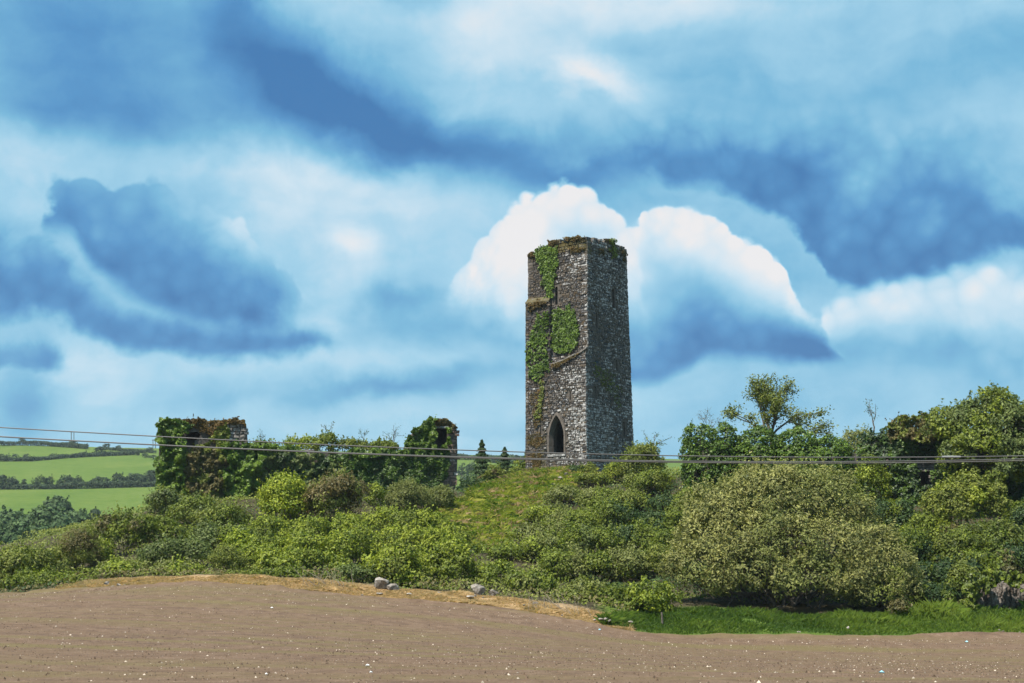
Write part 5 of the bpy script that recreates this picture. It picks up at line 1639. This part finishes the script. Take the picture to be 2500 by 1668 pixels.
# ash on the ruined gable
def ash():
    d = 85
    L = []
    for (px, py, rw, rh, dd) in [(2420, 1008, 62, 56, 85), (2360, 1050, 58, 52, 84.5), (2465, 1050, 66, 60, 84), (2400, 1095, 75, 52, 83.6), (2485, 1115, 62, 55, 83.5), (2345, 1110, 48, 46, 84), (2310, 1036, 50, 38, 85.5), (2525, 1035, 60, 60, 85), (2440, 978, 40, 30, 85.5), (2450, 1150, 60, 40, 83), (2380, 1015, 50, 40, 85)]:
        c = at(px, py, dd); k = dd / FPX
        L.append((c[0], c[1], c[2], rw * k, rw * k * .8, rh * k))
    base = at(2430, 1150, d)
    root = empty('ash_tree', base); tag(root, 'tall leafy blue-green ash tree growing out of the ruined gable', 'tree')
    P, nr, col, sz = crown(L, 24000, .22, 'bluish', .5, .10, -.7, .15, pal2='mid', mixp=.45)
    leaf_mesh('crown', P, nr, col, sz, M_LEAF, root, .5)
    V, F = stems(base, L, 16, .10); mesh_obj('trunk', V, F, M_BARK, root)
ash()
# trees in the gap behind the mound
def conifer(px, base, top, w, d, label, pal='dark', tone=-.2):
    b, t = at(px, base, d), at(px, top, d)
    root = empty('conifer_tree', b); tag(root, label, 'tree')
    H = t[2] - b[2]; W = w / FPX * d / 2
    mesh_obj('trunk', *tubes([(np.array([b - (0, 0, .5), b + (0, 0, H * .5), t]), (.16, .1, .02))], 5), M_BARK, root)
    n = 5200
    z = rng.random(n) ** 1.25
    tier = np.floor(z * 9) / 9
    R = W * (1 - z * .93) * (.7 + .5 * ((z * 9) % 1 < .5))
    a = rng.uniform(0, 6.28, n); r = R * np.sqrt(rng.uniform(.25, 1, n)) * rng.uniform(.85, 1.15, n)
    P = np.stack([b[0] + np.cos(a) * r, b[1] + np.sin(a) * r, b[2] + z * H - r * .25], -1)
    nr = np.stack([np.cos(a), np.sin(a), np.full(n, .9)], -1) + rng.normal(0, .45, (n, 3))
    leaf_mesh('crown', P, nr, leaf_colors(pal, n, rng.normal(tone, .4, n)), .2 * rng.uniform(.7, 1.3, n), M_LEAF, root, .5)
conifer(1176, 1185, 1074, 76, 135, 'tall dark conifer in the gap behind the broken pier')
conifer(1232, 1175, 1092, 66, 138, 'smaller dark conifer between the tall conifer and the tower')
conifer(1284, 1170, 1100, 26, 140, 'slim conifer half hidden by the tower wall', 'mid')
bush('shrub', 'bright round bush beside the left foot of the tower', S, 1268, 1122, 46, 122, 'mid', nl=5, size=.18, tone=.5)
bush('shrub', 'olive scrub between the two conifers behind the mound', S, 1205, 1130, 70, 126, 'olive', nl=5, size=.18, tone=-.2)

# ------------------------------------------------------------------ undergrowth that fills the slopes (one mass)
def undergrowth():
    n = 150000
    x = rng.uniform(-34, 36, n); y = rng.uniform(62.5, 116, n)
    dd = y - edge_y(x)
    z = gz(x, y)
    px, py = px_of(x, y, z)
    k = (dd > np.where(1250 + FPX * x / y < 240, .3, 2.4)) & ~in_poly(px, py, MOUND_GRASS) & (px > -120) & (px < 2620)
    ppx = 1250 + FPX * x / y
    k &= ~((dd < 7.5) & (ppx > 1570) & (ppx < 2240)) & ~((dd < 4.6) & (ppx > 1560))
    k &= (y < 100) | (px < 1250) | (px > 1480)
    # thin where far
    k &= rng.random(n) < np.clip(75 / y, 0, 1) ** 1.2
    x, y, z, dd = x[k], y[k], z[k], dd[k]
    lump = fbm(x * .55, y * .55, 0, 101, 3)
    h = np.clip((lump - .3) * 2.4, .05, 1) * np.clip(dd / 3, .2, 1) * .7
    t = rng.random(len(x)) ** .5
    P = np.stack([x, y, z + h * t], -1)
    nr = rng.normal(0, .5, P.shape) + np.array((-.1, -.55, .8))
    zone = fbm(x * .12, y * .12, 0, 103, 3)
    col = leaf_colors('mid', len(x), (t - .9) * 1.3)  # leaves coloured darker towards the ground, standing in for shade between bushes
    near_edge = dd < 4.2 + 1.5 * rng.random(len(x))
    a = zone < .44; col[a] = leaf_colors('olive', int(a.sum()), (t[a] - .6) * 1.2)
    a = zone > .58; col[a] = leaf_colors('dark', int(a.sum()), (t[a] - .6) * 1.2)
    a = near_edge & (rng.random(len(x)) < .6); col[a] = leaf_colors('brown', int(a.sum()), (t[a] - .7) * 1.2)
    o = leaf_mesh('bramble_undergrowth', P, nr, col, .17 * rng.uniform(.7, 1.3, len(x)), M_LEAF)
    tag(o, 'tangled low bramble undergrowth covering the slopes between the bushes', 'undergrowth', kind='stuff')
undergrowth()

# ------------------------------------------------------------------ grasses
def blades(x, y, h, w, pal, lean=.35, tone=None, z=None):
    n = len(x)
    z = gz(x, y) if z is None else z
    a = rng.uniform(0, 6.28, n)
    b = np.stack([x, y, z - .02], -1)
    side = np.stack([np.cos(a), np.sin(a) * .5, 0 * a], -1) * (w * rng.uniform(.7, 1.3, n))[:, None]
    ld = np.stack([rng.normal(.12, lean, n), rng.normal(0, lean, n), np.ones(n)], -1)
    mid = b + ld * (h * .55)[:, None]
    tip = b + ld * h[:, None] + np.stack([ld[:, 0], ld[:, 1], -np.hypot(ld[:, 0], ld[:, 1])], -1) * (h * .35)[:, None]
    V = np.stack([b - side * .5, b + side * .5, mid + side * .4, tip], 1).reshape(-1, 3)
    F = np.arange(4 * n).reshape(n, 4)
    return V, F, np.repeat(leaf_colors(pal, n, tone), 4, 0)

def grass_strip():
    n = 52000
    x = rng.uniform(4.0, 27, n)
    e = edge_y(x); dep = rng.random(n)
    ppx = 1250 + FPX * x / e
    y = e + .05 + dep * np.clip((ppx - 1460) / 130, .1, 1) * 4.6
    k = ppx > 1465
    x, y, ppx, dep = x[k], y[k], ppx[k], dep[k]
    tall = fbm(x * .6, y * .6, 0, 111, 3)
    h = (.10 + .40 * np.clip(tall - .3, 0, 1) * 1.6) * np.clip(.35 + dep * 1.6, 0, 1.2) * (1 + .35 * np.clip((ppx - 2150) / 150, 0, 1))
    V, F, C = blades(x, y, h * rng.uniform(.5, 1.5, len(x)), .045, 'fern', .34, (tall - .5) * 3 + rng.normal(0, .3, len(x)) - 1.0 * np.clip((2200 - ppx) / 150, 0, 1))  # blades before the willow coloured darker to paint in its shade
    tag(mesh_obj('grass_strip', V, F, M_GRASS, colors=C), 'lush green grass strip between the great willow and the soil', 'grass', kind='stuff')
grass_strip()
PAL['tuss'] = ((.235, .270, .022), (.350, .340, .060), (.120, .190, .015))
def mound_grass():
    def inside(x, y, z):
        px, py = px_of(x, y, z)
        wx = px + (fbm(px / 16, py / 16, 0, 121, 3) - .5) * 26; wy = py + (fbm(px / 16, py / 16, 4, 122, 3) - .5) * 22
        c = np.array([corners(10)[i] for i in (0, 3, 2, 1)])
        return in_poly(wx, wy, MOUND_GRASS) & ~in_poly(x, y, [tuple(p) for p in c])
    # short turf
    n = 120000
    x = rng.uniform(-8, 8, n); y = rng.uniform(80, 118, n); z = gz(x, y)
    k = inside(x, y, z); x, y, z = x[k][:32000], y[k][:32000], z[k][:32000]
    patch = fbm(x * .5, y * .5, 0, 124, 3)
    V1, F1, C1 = blades(x, y, rng.uniform(.08, .2, len(x)), .06, 'tuss', .5, (patch - .5) * 3.2, z)
    # tussocks
    n = 14000
    x = rng.uniform(-8, 8, n); y = rng.uniform(80, 118, n); z = gz(x, y)
    k = inside(x, y, z); x, y, z = x[k][:2600], y[k][:2600], z[k][:2600]
    m = len(x); per = 18
    tone = rng.normal(0, .75, m) + (fbm(x * .5, y * .5, 0, 124, 3) - .5) * 3
    H = rng.uniform(.18, .55, m); a = rng.uniform(0, 6.28, (m, per)); r = rng.uniform(0, .22, (m, per))
    X = (x[:, None] + np.cos(a) * r).ravel(); Y = (y[:, None] + np.sin(a) * r).ravel(); Zt = np.repeat(z, per)
    V2, F2, C2 = blades(X, Y, np.repeat(H, per) * rng.uniform(.6, 1.2, m * per), .07, 'tuss', .55, np.repeat(tone, per), Zt)
    kind = rng.random(m)
    dry = np.repeat(kind < .16, per * 4); C2[dry] = np.repeat(leaf_colors('straw', int(dry.sum() // 4), None), 4, 0) * .75
    grn = np.repeat(kind > .86, per * 4); C2[grn] = np.repeat(leaf_colors('mid', int(grn.sum() // 4), None), 4, 0)
    V = np.vstack([V1, V2]); F = np.vstack([F1, F2 + len(V1)])
    tag(mesh_obj('mound_grass', V, F, M_GRASS, colors=np.vstack([C1, C2])), 'tussocky yellow-green grass on the mound before the tower', 'grass', kind='stuff')
mound_grass()
def verge_grass():
    n = 62000
    x = rng.uniform(-23, 5.2, n); e = edge_y(x)
    y = e + rng.random(n) ** 1.2 * 2.4 - .15
    tall = fbm(x * .8, y * .8, 0, 131, 3)
    V, F, C = blades(x, y, .08 + .30 * np.clip(tall - .35, 0, 1) * 1.5, .035, 'straw', .6, (tall - .5) * 2)
    tag(mesh_obj('straw_verge', V, F, M_GRASS, colors=C), 'dry straw-coloured grass verge between the soil and the thicket', 'grass', kind='stuff')
verge_grass()

# ------------------------------------------------------------------ boulders and stones at the field's edge
def boulder(px, py, w, h, label, seed, d=None, group=None, deep=.8, tilt=0.0):
    x0 = ray(px, py)[0]
    dd = d or float(edge_y(x0 * 66)) + .5
    c = at(px, py, dd); k = dd / FPX
    V, F = rock_mesh((0, 0, 0), (w * k / 2, w * k / 2 * deep, h * k / 2), seed)
    z0 = gz1(c[0], dd)
    c[2] = max(c[2], z0 + .22 * h * k)
    o = empty('boulder', (c[0], dd, z0))
    me = mesh_obj('boulder', V + c, F, M_ROCK)
    bpy.data.objects.remove(o)
    tag(me, label, 'boulder', group)
    return me
boulder(1310, 1479, 21, 20, 'single grey boulder on the straw verge', 3, 64.9)
boulder(930, 1438, 60, 46, 'large pale boulder under the overhanging light green bush', 5, 67.8)
boulder(926, 1456, 18, 10, 'white stone at the foot of the large pale boulder', 8, 66.6)
boulder(955, 1446, 40, 26, 'grey slab leaning on the large pale boulder', 9, 67.6)
boulder(1170, 1440, 46, 34, 'earthy rock in the dark cutting', 12, 67.6)
boulder(1205, 1446, 30, 20, 'low rough rock beside the earthy cutting rock', 13, 67.2)
boulder(1150, 1457, 26, 8, 'flat grey slab before the dark cutting', 14, 66)
boulder(1072, 1448, 18, 8, 'flat grey stone on the straw verge', 15, 66.6)
boulder(1000, 1450, 22, 8, 'flat pale slab on the straw verge', 16, 66.8)
SG = 'loose pale stones along the verge'
for i, (px, py, w, h) in enumerate([(290, 1428, 16, 9), (305, 1430, 14, 7), (275, 1432, 12, 7), (318, 1431, 10, 6), (260, 1424, 18, 10), (720, 1443, 12, 7), (735, 1441, 10, 7), (780, 1446, 10, 6), (885, 1453, 10, 6), (1279, 1477, 10, 5), (1372, 1502, 8, 5),
                                    (1452, 1514, 12, 6), (1466, 1511, 14, 7), (1478, 1512, 16, 9), (1488, 1515, 14, 8), (1418, 1518, 8, 4), (1540, 1518, 14, 5), (1180, 1459, 8, 5), (1160, 1453, 10, 6), (2450, 1541, 9, 5), (2440, 1538, 6, 5), (2490, 1544, 7, 4), (1950, 1543, 18, 5), (2070, 1532, 8, 8)]):
    boulder(px, py, w, h, 'loose pale stone lying at the edge of the field', 30 + i, group=SG, d=float(edge_y(ray(px, py)[0] * 65)) + (-.1 if i > 18 else .1))
MG = 'grey stones on the mound below the tower'
for i, (px, py, w, h, d) in enumerate([(1382, 1157, 16, 8, 108.5), (1368, 1166, 14, 7, 107.5), (1352, 1182, 12, 5, 105.8), (1195, 1316, 24, 10, 88.3), (1168, 1330, 14, 5, 86.6)]):
    boulder(px, py, w, h, 'pale stone half buried in the mound grass', 60 + i, d=d, group=MG)

# ------------------------------------------------------------------ wooden post
def post():
    b = at(1617, 1534, 63.6); t = at(1615.5, 1495, 63.6)
    pts = np.array([b - (0, 0, .3), b, (b + t) / 2 + (.01, 0, 0), t])
    V, F = tubes([(pts, (.055, .055, .05, .045))], 7)
    F = [tuple(f) for f in F] + [tuple(range(21, 28))]
    o = mesh_obj('fence_post', V, F, M_BARK)
    tag(o, 'weathered wooden post leaning in the grass under the young bush', 'post')
post()
# dead stalks at the verge
for (px, py, lab) in [(1370, 1490, 'tangle of dead grey stalks at the verge beside the bramble'), (800, 1445, 'dead bramble stalks hanging at the verge')]:
    dd = float(edge_y(ray(px, py)[0] * 66)) + .8
    root = empty('dead_stalks', (ray(px, py)[0] * dd, dd, gz1(ray(px, py)[0] * dd, dd))); tag(root, lab, 'dead stalks')
    ps = []
    for i in range(26):
        s = np.array(root.location) + np.array((rng.normal(0, .9), rng.normal(.2, .25), 0)); s[2] = gz1(s[0], s[1])
        e = s + np.array((rng.normal(-.3, .5), rng.normal(.2, .3), rng.uniform(.4, 1.0)))
        ps.append((wander(s, e, 4, .04), (.012, .010, .008, .005)))
    V, F = tubes(ps, 3); tag(mesh_obj('stalk', V, F, M_TWIG, root), kind='stuff')

# bits of blown plastic
def m_plastic(name, c):
    return material(name, lambda N: (princ(N, c, .4, .5), None))
mb = m_plastic('blue_plastic', (.30, .60, .75, 1)); mw = m_plastic('white_plastic', (.75, .74, .72, 1))
for (px, py, w, m, lab) in [(2153, 1644, 16, mb, 'crumpled pale blue plastic scrap lying on the soil'), (1464, 1543, 8, mb, 'small blue plastic scrap near the field edge'), (2360, 1569, 9, mb, 'pale blue plastic shred on the far right soil'),
                            (897, 1628, 11, mw, 'white plastic sliver on the soil'), (905, 1643, 9, mw, 'crumpled white scrap beside the white sliver'), (664, 1488, 9, mw, 'white flake on the soil below the straw verge'), (650, 1652, 9, mw, 'pale flake at the near side of the field')]:
    rx, rz = ray(px, py)
    y = 20.0
    for _ in range(60):
        g = gz1(rx * y, y) + .03
        zz = EYE + rz * y
        if zz <= g: break
        y += .75
    k = y / FPX
    r = np.random.default_rng(int(px))
    a = np.linspace(0, 6.28, 8)[:-1]
    ring = np.stack([np.cos(a) * r.uniform(.6, 1.1, 7), np.sin(a) * r.uniform(.6, 1.1, 7), r.uniform(.0, .35, 7)], -1) * w * k / 2
    V = np.vstack([ring, [(0, 0, w * k * .35)], ring * .8 - (0, 0, .012)]) + np.array((rx * y, y, g + .01))
    F = [(i, (i + 1) % 7, 7) for i in range(7)] + [(i, 8 + i, 8 + (i + 1) % 7, (i + 1) % 7) for i in range(7)]
    tag(mesh_obj('plastic_scrap', V, F, m), lab, 'litter')

# ------------------------------------------------------------------ overhead wires with the poles that carry them
def m_wire(N):
    return princ(N, (.10, .095, .09, 1), .45, .5), None
M_WIRE = material('cable', m_wire)
WD = 42.0
def wire(pts, label, r=.017):
    P = np.array([at(x, y, WD) for x, y in pts])
    # fit the hanging curve, carried on to the poles beyond
    c = np.polyfit(P[:, 0], P[:, 2], 3)
    xs = np.linspace(P[0, 0] - 1.2, P[-1, 0] + 1.2, 120)
    z = np.polyval(c, xs)
    s0 = np.polyval(np.polyder(c), xs[0]); s1 = np.polyval(np.polyder(c), xs[-1])
    L = np.linspace(-31, xs[0], 30)[:-1]; R = np.linspace(xs[-1], 31, 30)[1:]
    X = np.concatenate([L, xs, R])
    Zz = np.concatenate([z[0] + s0 * (L - xs[0]) + .0012 * (L - xs[0]) ** 2, z, z[-1] + s1 * (R - xs[-1]) + .0012 * (R - xs[-1]) ** 2])
    V, F = tubes([(np.stack([X, np.full_like(X, WD), Zz], -1), np.full(len(X), r))], 6)
    o = mesh_obj('overhead_wire', V, F, M_WIRE, smooth=True)
    tag(o, label, 'wire', 'overhead wires')
    return Zz[0], Zz[-1]
za = wire([(0, 1044), (420, 1067), (760, 1084), (1160, 1102), (1400, 1107), (1600, 1111), (2100, 1117), (2340, 1116), (2500, 1113)], 'upper overhead wire crossing before the tower doorway')
zb = wire([(0, 1066), (340, 1084), (760, 1102.5), (1160, 1117), (1400, 1122), (1600, 1125.5), (2100, 1127), (2300, 1124.5), (2500, 1121)], 'middle overhead wire crossing before the tower foot')
zc = wire([(0, 1066.6), (340, 1084.8), (760, 1103.6), (1160, 1118.6), (1400, 1124.5), (1600, 1128.5), (2100, 1130.5), (2300, 1128.5), (2500, 1125)], 'lowest overhead wire running close under the middle one')
sl = at(2322, 1115.6, WD)
V, F = tubes([(np.array([sl - (.28, 0, 0), sl, sl + (.28, 0, -.0)]), (.03, .034, .03))], 6)
tag(mesh_obj('wire_splice', V, F, m_plastic('grey_sleeve', (.25, .25, .25, 1))), 'pale splice sleeve on the upper overhead wire', 'splice')
for sx, zs in ((-31, (za[0], zb[0], zc[0])), (31, (za[1], zb[1], zc[1]))):
    g = gz1(sx, WD)
    root = empty('utility_pole', (sx, WD, g)); tag(root, 'wooden pole carrying the overhead wires beside the field', 'pole', 'poles of the overhead wires')
    V, F = tubes([(np.array([(sx, WD + .16, g - .4), (sx, WD + .16, (g + max(zs)) / 2), (sx, WD + .16, max(zs) + .6)]), (.14, .13, .11))], 8)
    mesh_obj('pole', V, F, M_BARK, root)
    for z in zs:
        V, F = tubes([(np.array([(sx, WD + .06, z - .01), (sx, WD, z), (sx, WD - .05, z + .01)]), (.04, .05, .04))], 6)
        mesh_obj('insulator', V, F, M_WIRE, root)

# ------------------------------------------------------------------ far hill: hedges, trees, power poles
def hill_at(px, py):
    """point on the far hill that shows at a pixel"""
    rx, rz = ray(px, py)
    ys = np.linspace(230, 760, 1200)
    h = hill_z(rx * ys, ys) - (EYE + rz * ys)
    i = np.argmax(h > 0)
    if h[i] <= 0: i = np.argmax(h)
    return np.array((rx * ys[i], ys[i], float(hill_z(np.array([rx * ys[i]]), np.array([ys[i]]))[0])))

def far_bush(name, label, cat, px, base, top, w, pal='far', group=None, trunk=False, n=420, tone=0.0, size=.75):
    b = hill_at(px, base); k = b[1] / FPX
    H = (base - top) * k; W = w * k
    L = lobes_for(b[0], b[1], b[2] - .3, b[2] + H, W, 6, .8)
    if trunk:
        L = [(x, y, z + H * .18, rx, ry, rz * .8) for (x, y, z, rx, ry, rz) in L]
    root = empty(name, b); tag(root, label, cat, group)
    sz0 = min(size, max(.35, W * .10))
    P, nr, col, sz = crown(L, n, sz0, pal, W * .16, .06, -.7, tone)
    leaf_mesh('crown', P, nr, col, sz, M_FAR, root, .8)
    V, F = tubes([(np.array([b - (0, 0, .5), b + (0, 0, H * .3), b + (0, 0, H * .75)]), (W * .05, W * .04, W * .01))], 5)
    mesh_obj('trunk', V, F, M_BARK, root)

HB = {'lower': 'shrubs of the lower hedge on the far hill', 'upper': 'shrubs of the upper hedge on the far hill', 'ridge': 'trees along the far ridge', 'valley': 'trees in the valley before the far hill'}
for (px, base, top, w) in [(8, 1194, 1168, 46), (30, 1194, 1170, 30), (57, 1193, 1176, 16), (97, 1193, 1168, 30), (120, 1192, 1170, 24), (157, 1192, 1166, 42), (192, 1192, 1166, 26), (232, 1190, 1170, 26), (255, 1190, 1173, 30), (290, 1189, 1162, 34), (318, 1188, 1163, 40), (345, 1188, 1166, 40), (370, 1186, 1156, 42), (395, 1186, 1156, 30)]:
    far_bush('hedge_shrub', 'dark rounded shrub in the lower hedge of the far hill', S, px, base, top - 6, w * 1.15, group=HB['lower'], n=700)
for (px, base, top, w) in [(10, 1126, 1112, 34), (36, 1126, 1110, 30), (66, 1126, 1110, 32), (90, 1124, 1116, 20), (130, 1120, 1108, 26), (150, 1118, 1110, 24), (180, 1118, 1108, 22), (205, 1116, 1105, 28), (225, 1115, 1104, 22), (247, 1114, 1094, 32), (268, 1112, 1106, 18), (290, 1112, 1104, 16), (300, 1108, 1096, 18), (320, 1110, 1095, 20), (335, 1112, 1100, 12), (355, 1118, 1106, 20), (375, 1122, 1110, 20)]:
    far_bush('hedge_shrub', 'small dark shrub in the upper hedge of the far hill', S, px, base, top, w, group=HB['upper'], n=420)
for (px, base, top, w, lab) in [(56, 1088, 1071, 20, 'lone flat-topped tree on the far ridge'), (176, 1093, 1079, 28, 'bushy tree below the twin power poles on the ridge'), (211, 1096, 1084, 8, 'small upright tree at the end of the ridge hedge'), (259, 1097, 1085, 20, 'round tree where the ridge field begins to fall'),
                                (289, 1101, 1089, 18, 'round shrub on the falling ridge line'), (367, 1106, 1094, 20, 'ridge tree beside the squat ruin stump'), (345, 1106, 1101, 14, 'low shrub at the end of the ridge line')]:
    far_bush('ridge_tree', lab, 'tree', px, base, top, w, n=420, trunk=True)
for (px, base, top, w, pal, lab) in [(20, 1330, 1248, 100, 'fargreen', 'broad valley tree at the outer end of the tree group'), (66, 1335, 1256, 90, 'fargreen', 'rounded valley tree between two broader ones'), (112, 1335, 1248, 110, 'fargreen', 'broadest valley tree in front of the tall one'),
        (142, 1300, 1212, 84, 'fargreen', 'tallest valley tree standing out against the pasture'), (185, 1325, 1254, 80, 'fargreen', 'valley tree at the inner end of the tree group'), (30, 1352, 1285, 90, 'fargreen', 'low valley tree behind the olive corner bush'), (205, 1320, 1262, 60, 'fargreen', 'small valley tree above the thorn bush'),
        (192, 1278, 1250, 30, 'far', 'dark shrub at the near edge of the lowest pasture'), (228, 1282, 1244, 40, 'far', 'dark round tree at the near edge of the lowest pasture'), (-5, 1380, 1305, 70, 'fargreen', 'valley tree peeping past the corner bush'), (250, 1282, 1258, 26, 'far', 'low dark shrub beside the russet-topped bush'), (85, 1345, 1285, 90, 'fargreen', 'low leafy tree under the rounded valley tree')]:
    far_bush('valley_tree', lab, 'tree', px, base, top, w, pal, HB['valley'], n=3800, size=1.0, tone=.1)
for (px, base, top, w) in [(1128, 1165, 1132, 30), (1150, 1160, 1128, 30), (1138, 1190, 1158, 30), (1205, 1130, 1118, 30), (1255, 1132, 1116, 34), (1275, 1132, 1118, 30)]:
    far_bush('valley_tree', 'hazy tree on the far slope seen through the gap by the tower', 'tree', px, base, top, w, 'far', 'far trees seen through the gap', n=700)

def hedge(pts, h, w, label, n=5000):
    P3 = np.array([hill_at(x, y) for x, y in pts])
    t = rng.random(n) * (len(P3) - 1); i = np.minimum(t.astype(int), len(P3) - 2); f = (t - i)[:, None]
    c = P3[i] * (1 - f) + P3[i + 1] * f
    hh = h * (.45 + 1.1 * fbm(c[:, 0] / 6, c[:, 1] / 6, 0, 141, 3))
    a = rng.normal(0, 1, (n, 2))
    P = c + np.stack([a[:, 0] * .3, a[:, 1] * w * .4, rng.random(n) ** .6 * hh], -1)
    P[:, 2] += hill_z(P[:, 0], P[:, 1]) - hill_z(c[:, 0], c[:, 1])
    nr = rng.normal(0, .5, P.shape) + np.array((0, -.6, .7))
    o = leaf_mesh('hedge', P, nr, leaf_colors('far', n, rng.normal(-.1, .4, n)), rng.uniform(.4, .8, n), M_FAR, aspect=.8)
    tag(o, label, 'hedge')
hedge([(-20, 1195), (60, 1195), (150, 1194), (230, 1193), (320, 1190), (410, 1188)], 1.9, 2.2, 'dark lower hedge crossing the far hill')
hedge([(-20, 1127), (80, 1126), (160, 1119), (250, 1114), (330, 1111)], 1.7, 2.0, 'dark upper hedge crossing the far hill')
hedge([(-20, 1089), (60, 1088), (120, 1090), (170, 1093), (214, 1097)], 1.9, 2.0, 'clipped hedge along the far ridge')
hedge([(240, 1098), (290, 1101), (330, 1104), (380, 1107)], 1.2, 2.0, 'thin hedge on the falling ridge line', 1800)
hedge([(1110, 1122), (1180, 1124), (1300, 1124)], 2.2, 3.0, 'hedge on the far slope seen through the gap', 2200)

def power_pole(px0, px1, base, top, label):
    d = 690.0
    root = empty('power_pole', at((px0 + px1) / 2, base, d)); tag(root, label, 'pole')
    for px in (px0, px1):
        V, F = tubes([(np.array([at(px, base + 8, d), at(px, (base + top) / 2, d), at(px, top, d)]), (.22, .2, .18))], 6)
        mesh_obj('pole', V, F, M_BARK, root)
    a, b = at(px0 - 3, top + 2, d), at(px1 + 3, top + 2, d)
    V, F = tubes([(np.array([a, (a + b) / 2, b]), (.14, .14, .14))], 4)
    mesh_obj('crossarm', V, F, M_BARK, root)
power_pole(174, 180.5, 1090, 1053, 'twin-legged power pole on the far ridge beside the bushy tree')
power_pole(373.5, 379.5, 1106, 1073, 'twin-legged power pole on the far ridge beside the ruin stump')

# ------------------------------------------------------------------ air
def haze():
    x0, x1, y0, y1, z0, z1 = -3600, 3600, -420, 9200, -4.0, 84.0
    V = [(x, y, z) for z in (z0, z1) for y in (y0, y1) for x in (x0, x1)]
    F = [(0, 2, 3, 1), (4, 5, 7, 6), (0, 1, 5, 4), (2, 6, 7, 3), (0, 4, 6, 2), (1, 3, 7, 5)]
    m = bpy.data.materials.new('haze'); m.use_nodes = True
    N = NT(m.node_tree)
    v = N.new('ShaderNodeVolumePrincipled')
    v.inputs['Color'].default_value = (.80, .90, 1.0, 1)
    v.inputs['Density'].default_value = 0.00013
    v.inputs['Anisotropy'].default_value = 0.2
    out = N.new('ShaderNodeOutputMaterial')
    N.put(out.inputs['Volume'], v.outputs[0])
    tag(mesh_obj('haze', V, F, m), 'thin bluish air between the field and the far hill', 'haze', kind='stuff')
haze()
